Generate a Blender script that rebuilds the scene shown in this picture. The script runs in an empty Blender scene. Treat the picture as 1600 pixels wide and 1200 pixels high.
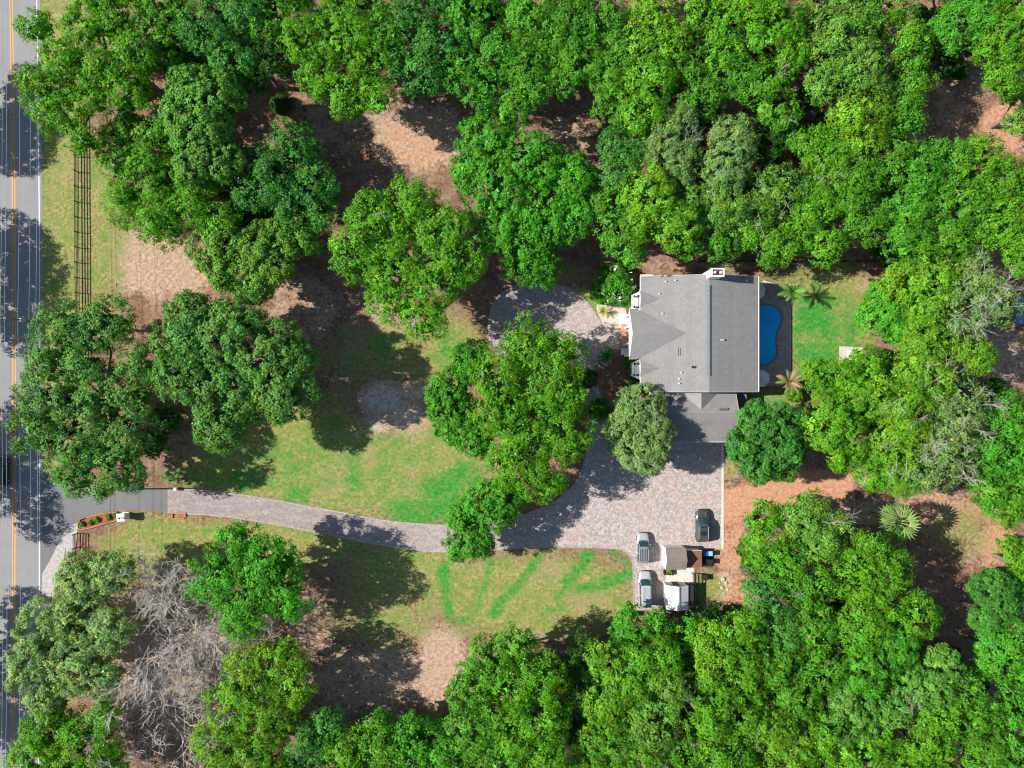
import bpy, bmesh, math, random
import numpy as np
from mathutils import Vector, Matrix
from mathutils.geometry import tessellate_polygon

# ------------------------------------------------------------------ camera, sky, sun, exposure
scene = bpy.context.scene
COL = scene.collection
CAM_H = 111.0
R = math.radians
cam_d = bpy.data.cameras.new('camera')
cam_d.sensor_fit = 'HORIZONTAL'
cam_d.angle = 2 * math.atan(80.0 / CAM_H)
cam_d.clip_start = 1.0
cam_d.clip_end = 20000
cam = bpy.data.objects.new('camera', cam_d)
COL.objects.link(cam)
cam.location = (0, 0, CAM_H)
scene.camera = cam

SUN_EL, SUN_HEAD = 38.0, -4.0        # elevation; compass heading of the shadows from +X (degrees)
world = bpy.data.worlds.new('World')
scene.world = world
world.use_nodes = True
wn = world.node_tree
for n in list(wn.nodes):
    wn.nodes.remove(n)
sky = wn.nodes.new('ShaderNodeTexSky')
sky.sky_type = 'NISHITA'
sky.sun_disc = False
sky.sun_elevation = R(SUN_EL)
sky.sun_rotation = R(270 - SUN_HEAD)
sky.air_density = 1.0
sky.dust_density = 0.6
bg = wn.nodes.new('ShaderNodeBackground')
bg.inputs[1].default_value = 0.085
wo = wn.nodes.new('ShaderNodeOutputWorld')
wn.links.new(sky.outputs[0], bg.inputs[0])
wn.links.new(bg.outputs[0], wo.inputs[0])
sun_d = bpy.data.lights.new('sun', 'SUN')
sun_d.energy = 5.0
sun_d.angle = R(0.53)
sun_d.color = (1.0, 0.95, 0.87)
sun = bpy.data.objects.new('sun', sun_d)
COL.objects.link(sun)
sun.location = (-60, 5, 80)
_ce = math.cos(R(SUN_EL))
_dir = Vector((math.cos(R(SUN_HEAD)) * _ce, math.sin(R(SUN_HEAD)) * _ce, -math.sin(R(SUN_EL))))
sun.rotation_euler = _dir.to_track_quat('-Z', 'Y').to_euler()
vs = scene.view_settings
vs.view_transform = 'Standard'
vs.look = 'None'
vs.exposure = 0.85
vs.gamma = 1.0
vs.use_curve_mapping = False
scene.cycles.max_bounces = 5
scene.cycles.diffuse_bounces = 3
scene.cycles.transmission_bounces = 4
scene.cycles.transparent_max_bounces = 4
scene.cycles.use_denoising = True
scene.cycles.filter_width = 1.1
scene.cycles.caustics_reflective = False
scene.cycles.caustics_refractive = False

# ------------------------------------------------------------------ helpers
def P(px, py, z=0.0):
    """A point of the place at height z that the plan (10 units to a metre at ground level) shows at px, py."""
    k = (CAM_H - z) / CAM_H / 10.0
    return ((px - 800) * k, (600 - py) * k, z)

def tag(o, label=None, cat=None, group=None, kind=None):
    if label: o['label'] = label
    if cat: o['category'] = cat
    if group: o['group'] = group
    if kind: o['kind'] = kind
    return o

def empty(name, loc=(0, 0, 0), rz=0.0, label=None, cat=None, group=None):
    o = bpy.data.objects.new(name, None)
    o.empty_display_size = 0.2
    COL.objects.link(o)
    o.location = loc
    o.rotation_euler = (0, 0, rz)
    return tag(o, label, cat, group)

def link(name, me, parent=None, loc=None, rot=None):
    o = bpy.data.objects.new(name, me)
    COL.objects.link(o)
    if parent is not None:
        o.parent = parent
    if loc is not None: o.location = loc
    if rot is not None: o.rotation_euler = rot
    return o

def mesh(name, verts, faces, mat, smooth=False):
    me = bpy.data.meshes.new(name)
    me.from_pydata([tuple(v) for v in verts], [], faces)
    me.materials.append(mat)
    if smooth:
        me.polygons.foreach_set('use_smooth', [True] * len(me.polygons))
    me.update()
    return me

def np_mesh(name, V, F, mat, col=None):
    """Fast mesh from numpy arrays; F is n x k (k = 3 or 4)."""
    me = bpy.data.meshes.new(name)
    V = np.ascontiguousarray(V, dtype=np.float32)
    F = np.ascontiguousarray(F, dtype=np.int32)
    k = F.shape[1]
    me.vertices.add(len(V))
    me.vertices.foreach_set('co', V.ravel())
    me.loops.add(F.size)
    me.loops.foreach_set('vertex_index', F.ravel())
    me.polygons.add(len(F))
    me.polygons.foreach_set('loop_start', np.arange(0, F.size, k, dtype=np.int32))
    me.update(calc_edges=True)
    if col is not None:
        a = me.color_attributes.new('tint', 'FLOAT_COLOR', 'POINT')
        c = np.ones((len(V), 4), dtype=np.float32)
        c[:, :col.shape[1]] = col
        a.data.foreach_set('color', c.ravel())
    me.materials.append(mat)
    return me

class MB:
    """Collects shapes into one mesh."""
    def __init__(self):
        self.v, self.f = [], []
    def add(self, vs_, fs):
        b = len(self.v)
        self.v += [tuple(p) for p in vs_]
        self.f += [tuple(i + b for i in f) for f in fs]
        return self
    def box(self, x0, x1, y0, y1, z0, z1, top=1.0):
        cx, cy, hx, hy = (x0 + x1) / 2, (y0 + y1) / 2, (x1 - x0) / 2, (y1 - y0) / 2
        v = [(cx + sx * hx, cy + sy * hy, z0) for sx, sy in ((-1, -1), (1, -1), (1, 1), (-1, 1))]
        v += [(cx + sx * hx * top, cy + sy * hy * top, z1) for sx, sy in ((-1, -1), (1, -1), (1, 1), (-1, 1))]
        return self.add(v, [(3, 2, 1, 0), (4, 5, 6, 7), (0, 1, 5, 4), (1, 2, 6, 5), (2, 3, 7, 6), (3, 0, 4, 7)])
    def prism(self, poly, z0, z1):
        n = len(poly)
        v = [(p[0], p[1], z0) for p in poly] + [(p[0], p[1], z1) for p in poly]
        f = [tuple(range(n - 1, -1, -1)), tuple(range(n, 2 * n))]
        f += [(i, (i + 1) % n, n + (i + 1) % n, n + i) for i in range(n)]
        return self.add(v, f)
    def slab(self, pts, t):
        """A plate of thickness t under the polygon pts (any plane)."""
        n = len(pts)
        v = [tuple(p) for p in pts] + [(p[0], p[1], p[2] - t) for p in pts]
        f = [tuple(range(n)), tuple(range(2 * n - 1, n - 1, -1))]
        f += [(n + i, n + (i + 1) % n, (i + 1) % n, i) for i in range(n)]
        return self.add(v, f)
    def tube(self, p0, p1, r0, r1=None, n=8, cap=True):
        r1 = r0 if r1 is None else r1
        p0, p1 = Vector(p0), Vector(p1)
        d = (p1 - p0).normalized()
        u = d.orthogonal().normalized()
        w = d.cross(u)
        v = []
        for p, r in ((p0, r0), (p1, r1)):
            for i in range(n):
                a = 2 * math.pi * i / n
                v.append(p + (u * math.cos(a) + w * math.sin(a)) * r)
        f = [(i, (i + 1) % n, n + (i + 1) % n, n + i) for i in range(n)]
        if cap:
            f += [tuple(range(n - 1, -1, -1)), tuple(range(n, 2 * n))]
        return self.add(v, f)
    def loft(self, rings, cap=True):
        n = len(rings[0])
        v = [p for r in rings for p in r]
        f = []
        for k in range(len(rings) - 1):
            a, b = k * n, (k + 1) * n
            f += [(a + i, a + (i + 1) % n, b + (i + 1) % n, b + i) for i in range(n)]
        if cap:
            f += [tuple(range(n - 1, -1, -1)), tuple(range(len(v) - n, len(v)))]
        return self.add(v, f)
    def me(self, name, mat, smooth=False):
        m = mesh(name, self.v, self.f, mat, smooth)
        bm = bmesh.new(); bm.from_mesh(m)
        bmesh.ops.recalc_face_normals(bm, faces=bm.faces)
        bm.to_mesh(m); bm.free()
        return m
    def build(self, name, mat, parent=None, smooth=False, loc=None):
        return link(name, self.me(name, mat, smooth), parent, loc)

def poly_sheet(name, outer, z, mat, holes=()):
    """A flat sheet from an outline (concave allowed) with holes."""
    loops = [[Vector((p[0], p[1], 0)) for p in l] for l in (list(outer),) + tuple(list(h) for h in holes)]
    tris = tessellate_polygon(loops)
    v = [(p.x, p.y, z) for l in loops for p in l]
    f = []
    for a, b, c in tris:
        n = (Vector(v[b]) - Vector(v[a])).cross(Vector(v[c]) - Vector(v[a])).z
        if abs(n) > 1e-9:
            f.append((a, b, c) if n > 0 else (a, c, b))
    return link(name, mesh(name, v, f, mat))

def smooth_loop(pts, it=2, closed=True):
    for _ in range(it):
        q = []
        n = len(pts)
        for i in range(n if closed else n - 1):
            a, b = pts[i], pts[(i + 1) % n]
            q.append((a[0] * .75 + b[0] * .25, a[1] * .75 + b[1] * .25))
            q.append((a[0] * .25 + b[0] * .75, a[1] * .25 + b[1] * .75))
        if not closed:
            q = [pts[0]] + q + [pts[-1]]
        pts = q
    return pts

def ribbon(name, pts, half, z, mat, z0=None):
    """A strip along a polyline; with z0 it gets sides down to z0."""
    L, Rr = [], []
    n = len(pts)
    for i in range(n):
        a, b = pts[max(0, i - 1)], pts[min(n - 1, i + 1)]
        d = Vector((b[0] - a[0], b[1] - a[1])).normalized()
        nx, ny = -d.y * half, d.x * half
        L.append((pts[i][0] + nx, pts[i][1] + ny, z))
        Rr.append((pts[i][0] - nx, pts[i][1] - ny, z))
    v = L + Rr
    f = [(n + i, n + i + 1, i + 1, i) for i in range(n - 1)]
    if z0 is not None:
        v += [(p[0], p[1], z0) for p in L] + [(p[0], p[1], z0) for p in Rr]
        f += [(i, i + 1, 2 * n + i + 1, 2 * n + i) for i in range(n - 1)]
        f += [(n + i + 1, n + i, 3 * n + i, 3 * n + i + 1) for i in range(n - 1)]
    return link(name, mesh(name, v, f, mat))

# ------------------------------------------------------------------ materials
class NT:
    def __init__(self, name):
        self.m = bpy.data.materials.new(name)
        self.m.use_nodes = True
        self.t = self.m.node_tree
        self.b = self.t.nodes['Principled BSDF']
        self.o = self.t.nodes['Material Output']
    def n(self, typ, **kw):
        x = self.t.nodes.new('ShaderNode' + typ)
        for k, v in kw.items():
            if k.startswith('i_'):
                x.inputs[k[2:].replace('_', ' ')].default_value = v
            else:
                setattr(x, k, v)
        return x
    def l(self, a, b):
        self.t.links.new(a, b)
    def pos(self, scale=(1, 1, 1), rot=0.0):
        g = self.n('NewGeometry')
        mp = self.n('Mapping')
        mp.inputs['Scale'].default_value = scale
        mp.inputs['Rotation'].default_value = (0, 0, rot)
        self.l(g.outputs['Position'], mp.inputs['Vector'])
        return mp.outputs[0]
    def noise(self, vec, scale, detail=4, rough=0.55):
        x = self.n('TexNoise')
        x.inputs['Scale'].default_value = scale
        x.inputs['Detail'].default_value = detail
        x.inputs['Roughness'].default_value = rough
        if vec is not None: self.l(vec, x.inputs['Vector'])
        return x.outputs[0]
    def ramp(self, fac, stops):
        x = self.n('ValToRGB')
        e = x.color_ramp.elements
        while len(e) < len(stops): e.new(0.5)
        for el, (p, c) in zip(e, stops):
            el.position = p
            el.color = (c, c, c, 1) if isinstance(c, (int, float)) else (*c, 1)
        self.l(fac, x.inputs[0])
        return x.outputs[0]
    def mix(self, fac, a, b, mode='MIX'):
        x = self.n('Mix', data_type='RGBA', blend_type=mode)
        for s, v in ((0, fac), (6, a), (7, b)):
            if hasattr(v, 'links'): self.l(v, x.inputs[s])
            elif isinstance(v, (int, float)): x.inputs[s].default_value = v
            else: x.inputs[s].default_value = (*v, 1)
        return x.outputs[2]
    def math(self, op, a, b=0.0, clamp=False):
        x = self.n('Math', operation=op, use_clamp=clamp)
        for s, v in ((0, a), (1, b)):
            if hasattr(v, 'links'): self.l(v, x.inputs[s])
            else: x.inputs[s].default_value = v
        return x.outputs[0]
    def bump(self, h, strength=0.4, dist=0.05):
        x = self.n('Bump')
        x.inputs['Strength'].default_value = strength
        x.inputs['Distance'].default_value = dist
        self.l(h, x.inputs['Height'])
        self.l(x.outputs[0], self.b.inputs['Normal'])
    def done(self, col, rough=0.8, spec=0.3, metal=0.0):
        if hasattr(col, 'links'): self.l(col, self.b.inputs['Base Color'])
        else: self.b.inputs['Base Color'].default_value = (*col, 1)
        self.b.inputs['Roughness'].default_value = rough
        self.b.inputs['Specular IOR Level'].default_value = spec
        self.b.inputs['Metallic'].default_value = metal
        return self.m

def mat_plain(name, c, rough=0.7, var=0.25, scale=3.0, spec=0.3, metal=0.0):
    t = NT(name)
    v = t.noise(t.pos(), scale, 5, 0.6)
    lo = tuple(x * (1 - var) for x in c)
    hi = tuple(min(1, x * (1 + var)) for x in c)
    return t.done(t.ramp(v, [(0.3, lo), (0.7, hi)]), rough, spec, metal)

def mat_leaf():
    t = NT('foliage')
    a = t.n('Attribute', attribute_name='tint')
    d = t.n('BsdfDiffuse')
    tr = t.n('BsdfTranslucent')
    gl = t.n('BsdfGlossy')
    gl.inputs['Roughness'].default_value = 0.45
    gl.inputs['Color'].default_value = (0.9, 0.95, 1.0, 1)
    t.l(a.outputs['Color'], d.inputs['Color'])
    wm = t.mix(1.0, a.outputs['Color'], (1.25, 1.25, 0.55), 'MULTIPLY')
    t.l(wm, tr.inputs['Color'])
    m1 = t.n('MixShader'); m1.inputs[0].default_value = 0.22
    t.l(d.outputs[0], m1.inputs[1]); t.l(tr.outputs[0], m1.inputs[2])
    m2 = t.n('MixShader'); m2.inputs[0].default_value = 0.010
    t.l(m1.outputs[0], m2.inputs[1]); t.l(gl.outputs[0], m2.inputs[2])
    t.l(m2.outputs[0], t.o.inputs['Surface'])
    return t.m

def mat_ground():
    t = NT('ground_soil_and_grass')
    p = t.pos()
    a = t.n('Attribute', attribute_name='tint')
    sep = t.n('SeparateColor')
    t.l(a.outputs['Color'], sep.inputs[0])
    n_big = t.noise(p, 0.11, 6, 0.65)
    n_mid = t.noise(p, 0.42, 8, 0.68)
    n_fin = t.noise(p, 1.9, 9, 0.78)
    n_spk = t.noise(p, 9.0, 4, 0.85)
    litter = t.ramp(n_mid, [(0.3, (0.15, 0.080, 0.052)), (0.5, (0.245, 0.140, 0.095)), (0.7, (0.36, 0.23, 0.165))])
    litter = t.mix(t.ramp(n_fin, [(0.36, 0.75), (0.50, 0.0)]), litter, (0.05, 0.035, 0.022))
    litter = t.mix(t.ramp(n_fin, [(0.52, 0.0), (0.66, 0.55)]), litter, (0.40, 0.29, 0.22))
    def soft(mask, gain=2.2):
        s = t.math('ADD', t.math('MULTIPLY', n_mid, 0.55), t.math('MULTIPLY', n_fin, 0.45))
        s = t.math('SUBTRACT', s, 0.5)
        s = t.math('MULTIPLY', s, 2.3)
        q = t.math('ADD', mask, s)
        q = t.math('SUBTRACT', q, 0.5)
        return t.math('ADD', t.math('MULTIPLY', q, gain), 0.5, True)
    sand = t.ramp(n_fin, [(0.36, (0.24, 0.150, 0.095)), (0.5, (0.41, 0.28, 0.195)), (0.64, (0.57, 0.45, 0.36))])
    orange = t.ramp(n_fin, [(0.36, (0.32, 0.145, 0.08)), (0.5, (0.49, 0.255, 0.15)), (0.66, (0.58, 0.37, 0.25))])
    dry = t.ramp(n_fin, [(0.34, (0.085, 0.135, 0.024)), (0.45, (0.19, 0.22, 0.055)), (0.54, (0.30, 0.275, 0.10)), (0.66, (0.46, 0.39, 0.22))])
    dry = t.mix(t.ramp(n_mid, [(0.44, 0.0), (0.62, 0.6)]), dry, (0.11, 0.21, 0.032))
    dry = t.mix(t.ramp(n_big, [(0.36, 0.5), (0.5, 0.0)]), dry, (0.33, 0.25, 0.14))
    lush = t.ramp(n_fin, [(0.38, (0.018, 0.14, 0.016)), (0.48, (0.036, 0.225, 0.028)), (0.56, (0.065, 0.265, 0.042)), (0.66, (0.17, 0.30, 0.08))])
    white = t.ramp(n_fin, [(0.40, (0.20, 0.17, 0.15)), (0.47, (0.52, 0.48, 0.45)), (0.62, (0.68, 0.65, 0.63))])
    sand = t.mix(t.math('SUBTRACT', a.outputs['Alpha'], 1.0, True), sand, white)
    c = t.mix(soft(a.outputs['Alpha']), litter, sand)
    c = t.mix(soft(sep.outputs[2]), c, orange)
    c = t.mix(soft(sep.outputs[0], 1.4), c, dry)
    brk = t.math('MULTIPLY', t.math('SUBTRACT', t.noise(p, 0.8, 8, 0.78), 0.5), 3.2)
    c = t.mix(soft(t.math('ADD', sep.outputs[1], t.math('MULTIPLY', brk, t.math('MINIMUM', t.math('MULTIPLY', sep.outputs[1], 2.0), 1.0))), 1.1), c, lush)
    # scattered pale flecks: dropped leaves and blossoms
    vo = t.n('TexVoronoi', feature='F1')
    vo.inputs['Scale'].default_value = 1.1
    t.l(p, vo.inputs['Vector'])
    fl = t.math('LESS_THAN', vo.outputs['Distance'], 0.07)
    fl = t.math('MULTIPLY', fl, t.ramp(t.noise(p, 0.5, 2), [(0.5, 0.0), (0.62, 0.7)]))
    c = t.mix(fl, c, (0.62, 0.58, 0.42))
    t.bump(n_spk, 0.9, 0.12)
    return t.done(c, 0.95, 0.1)

def mat_pavers(name, ca, cb, cc, scale=3.4, rot=0.4, joint=(0.16, 0.14, 0.13), dirt=False):
    t = NT(name)
    p = t.pos(rot=rot)
    v = t.n('TexVoronoi', feature='F1', distance='CHEBYCHEV')
    v.inputs['Scale'].default_value = scale
    v.inputs['Randomness'].default_value = 0.55
    t.l(p, v.inputs['Vector'])
    s = t.n('SeparateColor')
    t.l(v.outputs['Color'], s.inputs[0])
    c = t.ramp(s.outputs[0], [(0.0, ca), (0.5, cb), (1.0, cc)])
    v2 = t.n('TexVoronoi', feature='DISTANCE_TO_EDGE')
    v2.inputs['Scale'].default_value = scale
    v2.inputs['Randomness'].default_value = 0.55
    t.l(p, v2.inputs['Vector'])
    e = t.ramp(v2.outputs['Distance'], [(0.03, 0.0), (0.10, 1.0)])
    c = t.mix(e, t.mix(0.55, c, joint), c)
    big = t.noise(p, 0.35, 5, 0.6)
    c = t.mix(t.ramp(big, [(0.42, 0.0), (0.62, 0.35)]), c, (0.40, 0.315, 0.265), 'MIX')
    g = t.noise(p, 1.1, 8, 0.8)
    c = t.mix(t.ramp(g, [(0.38, 0.55), (0.52, 0.0)]), c, (0.23, 0.195, 0.185))
    if dirt:      # the long approach is older and dirtier than the court
        s2 = t.n('SeparateXYZ'); t.l(t.pos(), s2.inputs[0])
        x = t.math('ADD', s2.outputs[0], t.math('MULTIPLY', t.noise(t.pos(), 0.12, 4), 12.0))
        f = t.ramp(t.math('DIVIDE', t.math('ADD', x, 60.0), 100.0), [(0.40, 1.0), (0.78, 0.0)])
        st = t.ramp(t.noise(t.pos((0.25, 1, 1), 0.15), 1.2, 7, 0.7), [(0.35, 0.75), (0.65, 0.25)])
        c = t.mix(t.math('MULTIPLY', f, st), c, (0.19, 0.155, 0.15))
    t.bump(e, 0.5, 0.02)
    return t.done(c, 0.85, 0.25)

def mat_asphalt(name, c, scale=30):
    t = NT(name)
    p = t.pos()
    f = t.noise(p, scale, 3, 0.7)
    g = t.noise(t.pos((1, 0.06, 1)), 1.3, 5, 0.6)
    b = t.noise(p, 0.25, 4)
    col = t.ramp(f, [(0.3, tuple(x * .75 for x in c)), (0.7, tuple(x * 1.2 for x in c))])
    col = t.mix(t.ramp(g, [(0.4, 0.0), (0.7, 0.35)]), col, tuple(x * .7 for x in c))
    col = t.mix(t.ramp(b, [(0.35, 0.0), (0.75, 0.35)]), col, tuple(x * 1.3 for x in c))
    t.bump(f, 0.3, 0.01)
    return t.done(col, 0.9, 0.25)

def mat_roof(name, c, axis, pitch=0.44):
    """Asphalt shingle: courses along one axis, tabs and weather stains."""
    t = NT(name)
    p = t.pos()
    s = t.n('SeparateXYZ')
    t.l(p, s.inputs[0])
    a = s.outputs[0 if axis == 'X' else 1]
    o = s.outputs[1 if axis == 'X' else 0]
    fr = t.math('FRACT', t.math('DIVIDE', a, pitch))
    course = t.math('FLOOR', t.math('DIVIDE', a, pitch))
    tab = t.math('FLOOR', t.math('ADD', t.math('DIVIDE', o, 0.32), t.math('MULTIPLY', course, 0.5)))
    cv = t.n('CombineXYZ')
    t.l(course, cv.inputs[0]); t.l(tab, cv.inputs[1])
    wn_ = t.n('TexWhiteNoise', noise_dimensions='3D')
    t.l(cv.outputs[0], wn_.inputs['Vector'])
    cv2 = t.n('CombineXYZ')
    t.l(t.math('FLOOR', t.math('DIVIDE', a, 0.88)), cv2.inputs[0])
    wn2 = t.n('TexWhiteNoise', noise_dimensions='3D')
    t.l(cv2.outputs[0], wn2.inputs['Vector'])
    col = t.ramp(wn_.outputs['Value'], [(0.0, tuple(x * .92 for x in c)), (1.0, tuple(x * 1.08 for x in c))])
    col = t.mix(t.ramp(fr, [(0.0, 0.32), (0.30, 0.0)]), col, tuple(x * .5 for x in c))
    col = t.mix(t.ramp(wn2.outputs['Value'], [(0.0, 0.0), (1.0, 0.28)]), col, tuple(x * .72 for x in c))
    st = t.noise(t.pos((0.25, 1.0, 1) if axis == 'X' else (1.0, 0.25, 1)), 1.1, 6, 0.7)
    col = t.mix(t.ramp(st, [(0.52, 0.0), (0.72, 0.28)]), col, tuple(x * .62 for x in c))
    w2 = t.noise(p, 0.3, 4)
    col = t.mix(t.ramp(w2, [(0.4, 0.0), (0.7, 0.35)]), col, (c[0] * 1.25, c[1] * 1.17, c[2] * 1.08))
    t.bump(t.noise(p, 12.0, 3, 0.7), 0.25, 0.02)
    return t.done(col, 0.9, 0.2)

def mat_paint(name, c, rough=0.3, metal=0.0, coat=0.6):
    t = NT(name)
    d = t.noise(t.pos(), 6.0, 4)
    col = t.ramp(d, [(0.3, tuple(x * .93 for x in c)), (0.7, tuple(min(1, x * 1.05) for x in c))])
    m = t.done(col, rough, 0.5, metal)
    t.b.inputs['Coat Weight'].default_value = coat
    t.b.inputs['Coat Roughness'].default_value = 0.12
    return m

def mat_glass(name, c=(0.02, 0.05, 0.06)):
    t = NT(name)
    return t.done(c, 0.08, 0.8)

def mat_water():
    t = NT('pool_water')
    p = t.pos()
    t.bump(t.noise(p, 2.2, 3), 0.08, 0.05)
    c = t.ramp(t.noise(p, 0.25, 3), [(0.35, (0.0, 0.40, 0.92)), (0.65, (0.01, 0.52, 0.97))])
    t.b.inputs['Transmission Weight'].default_value = 0.12
    t.b.inputs['IOR'].default_value = 1.33
    return t.done(c, 0.05, 0.4)

def mat_bark(name, c):
    t = NT(name)
    v = t.noise(t.pos((1, 1, 0.35)), 4.0, 6, 0.7)
    t.bump(v, 0.6, 0.05)
    return t.done(t.ramp(v, [(0.3, tuple(x * .55 for x in c)), (0.7, tuple(x * 1.3 for x in c))]), 0.95, 0.1)

M = dict(
    leaf=mat_leaf(),
    ground=mat_ground(),
    asphalt=mat_asphalt('road_asphalt', (0.225, 0.219, 0.225)),
    drive=mat_asphalt('driveway_asphalt', (0.15, 0.15, 0.158)),
    concrete=mat_plain('concrete', (0.36, 0.335, 0.33), 0.9, 0.25, 2.0),
    palecon=mat_plain('pale_concrete', (0.55, 0.49, 0.44), 0.9, 0.22, 2.5),
    yellow=mat_plain('yellow_line_paint', (0.56, 0.28, 0.055), 0.7, 0.25, 4.0),
    whiteline=mat_plain('white_line_paint', (0.62, 0.62, 0.62), 0.7, 0.2, 4.0),
    paver=mat_pavers('driveway_pavers', (0.29, 0.245, 0.235), (0.40, 0.345, 0.33), (0.50, 0.44, 0.42), 3.3, dirt=True),
    deckpaver=mat_pavers('pool_deck_pavers', (0.27, 0.20, 0.19), (0.34, 0.27, 0.26), (0.42, 0.35, 0.33), 3.6, 0.1),
    edgepaver=mat_pavers('border_pavers', (0.26, 0.235, 0.23), (0.35, 0.31, 0.30), (0.44, 0.39, 0.38), 4.2, 0.0),
    brick=mat_pavers('red_brick', (0.36, 0.15, 0.10), (0.45, 0.20, 0.13), (0.55, 0.32, 0.22), 4.0, 0.0),
    gravel=mat_plain('cream_gravel', (0.46, 0.40, 0.35), 0.95, 0.3, 7.0),
    mulch=mat_plain('red_mulch', (0.30, 0.075, 0.038), 0.95, 0.45, 7.0),
    darkmulch=mat_plain('brown_mulch', (0.17, 0.10, 0.06), 0.95, 0.45, 6.0),
    roofx=mat_roof('grey_shingles_courses_north_south', (0.212, 0.204, 0.200), 'X'),
    roofy=mat_roof('grey_shingles_courses_east_west', (0.206, 0.200, 0.199), 'Y'),
    rooftan=mat_roof('tan_shingles', (0.20, 0.165, 0.145), 'Y', 0.4),
    roofred=mat_roof('red_brown_shingles', (0.20, 0.10, 0.07), 'X', 0.4),
    ridge=mat_plain('ridge_vent_grey', (0.12, 0.135, 0.145), 0.8, 0.2, 4.0),
    white=mat_plain('white_paint', (0.78, 0.77, 0.75), 0.6, 0.06, 2.0),
    cream=mat_plain('cream_stucco', (0.62, 0.55, 0.45), 0.85, 0.1, 2.0),
    trim=mat_plain('eave_trim', (0.58, 0.53, 0.49), 0.6, 0.1, 2.0),
    glass=mat_glass('window_glass'),
    darkglass=mat_glass('dark_window_glass', (0.012, 0.02, 0.026)),
    blackwood=mat_plain('black_fence_paint', (0.022, 0.02, 0.018), 0.7, 0.3, 6.0),
    blackmetal=mat_plain('black_metal', (0.02, 0.02, 0.022), 0.5, 0.2, 6.0),
    greymetal=mat_plain('grey_metal', (0.33, 0.34, 0.35), 0.45, 0.12, 5.0, 0.5),
    wire=mat_plain('cable_aluminium', (0.42, 0.43, 0.45), 0.5, 0.1, 5.0),
    polewood=mat_bark('weathered_pole_wood', (0.26, 0.19, 0.14)),
    bark=mat_bark('oak_bark', (0.19, 0.155, 0.13)),
    greybark=mat_bark('bare_grey_bark', (0.54, 0.485, 0.44)),
    poolfloor=mat_plain('blue_pool_plaster', (0.02, 0.20, 0.50), 0.6, 0.12, 0.6),
    water=mat_water(),
    coping=mat_plain('dark_pool_coping', (0.20, 0.165, 0.16), 0.8, 0.2, 3.0),
    canvas=mat_plain('pale_canvas', (0.60, 0.63, 0.66), 0.9, 0.06, 2.0),
    silver=mat_paint('silver_car_paint', (0.40, 0.41, 0.43), 0.35, 0.2),
    carwhite=mat_paint('white_car_paint', (0.38, 0.395, 0.43), 0.35, 0.1),
    carblack=mat_paint('black_car_paint', (0.055, 0.05, 0.047), 0.25, 0.0, 0.9),
    rubber=mat_plain('black_rubber', (0.02, 0.02, 0.02), 0.9, 0.2, 6.0),
    greyroof=mat_paint('grey_roof_panel', (0.17, 0.175, 0.18), 0.4, 0.0, 0.3),
    rockstone=mat_plain('pale_limestone', (0.40, 0.35, 0.31), 0.95, 0.3, 4.0),
    lamp_lens=mat_plain('lamp_lens', (0.32, 0.33, 0.34), 0.2, 0.05, 4.0, 0.5),
    redlens=mat_plain('red_lens', (0.35, 0.02, 0.02), 0.25, 0.05, 4.0, 0.5),
    bluebin=mat_plain('blue_plastic', (0.015, 0.14, 0.52), 0.5, 0.08, 3.0),
    tealbin=mat_plain('pale_blue_plastic', (0.20, 0.46, 0.56), 0.5, 0.08, 3.0),
    bluetarp=mat_plain('blue_metal_roofing', (0.12, 0.19, 0.36), 0.6, 0.2, 1.5),
    terracotta=mat_plain('terracotta_edging', (0.50, 0.15, 0.06), 0.9, 0.25, 5.0),
    darkwood=mat_plain('dark_stained_wood', (0.045, 0.038, 0.035), 0.8, 0.3, 4.0),
    flue=mat_plain('clay_flue', (0.55, 0.42, 0.36), 0.9, 0.15, 5.0),
    darkcrown=mat_plain('dark_chimney_crown', (0.10, 0.045, 0.04), 0.9, 0.3, 5.0),
)
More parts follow.
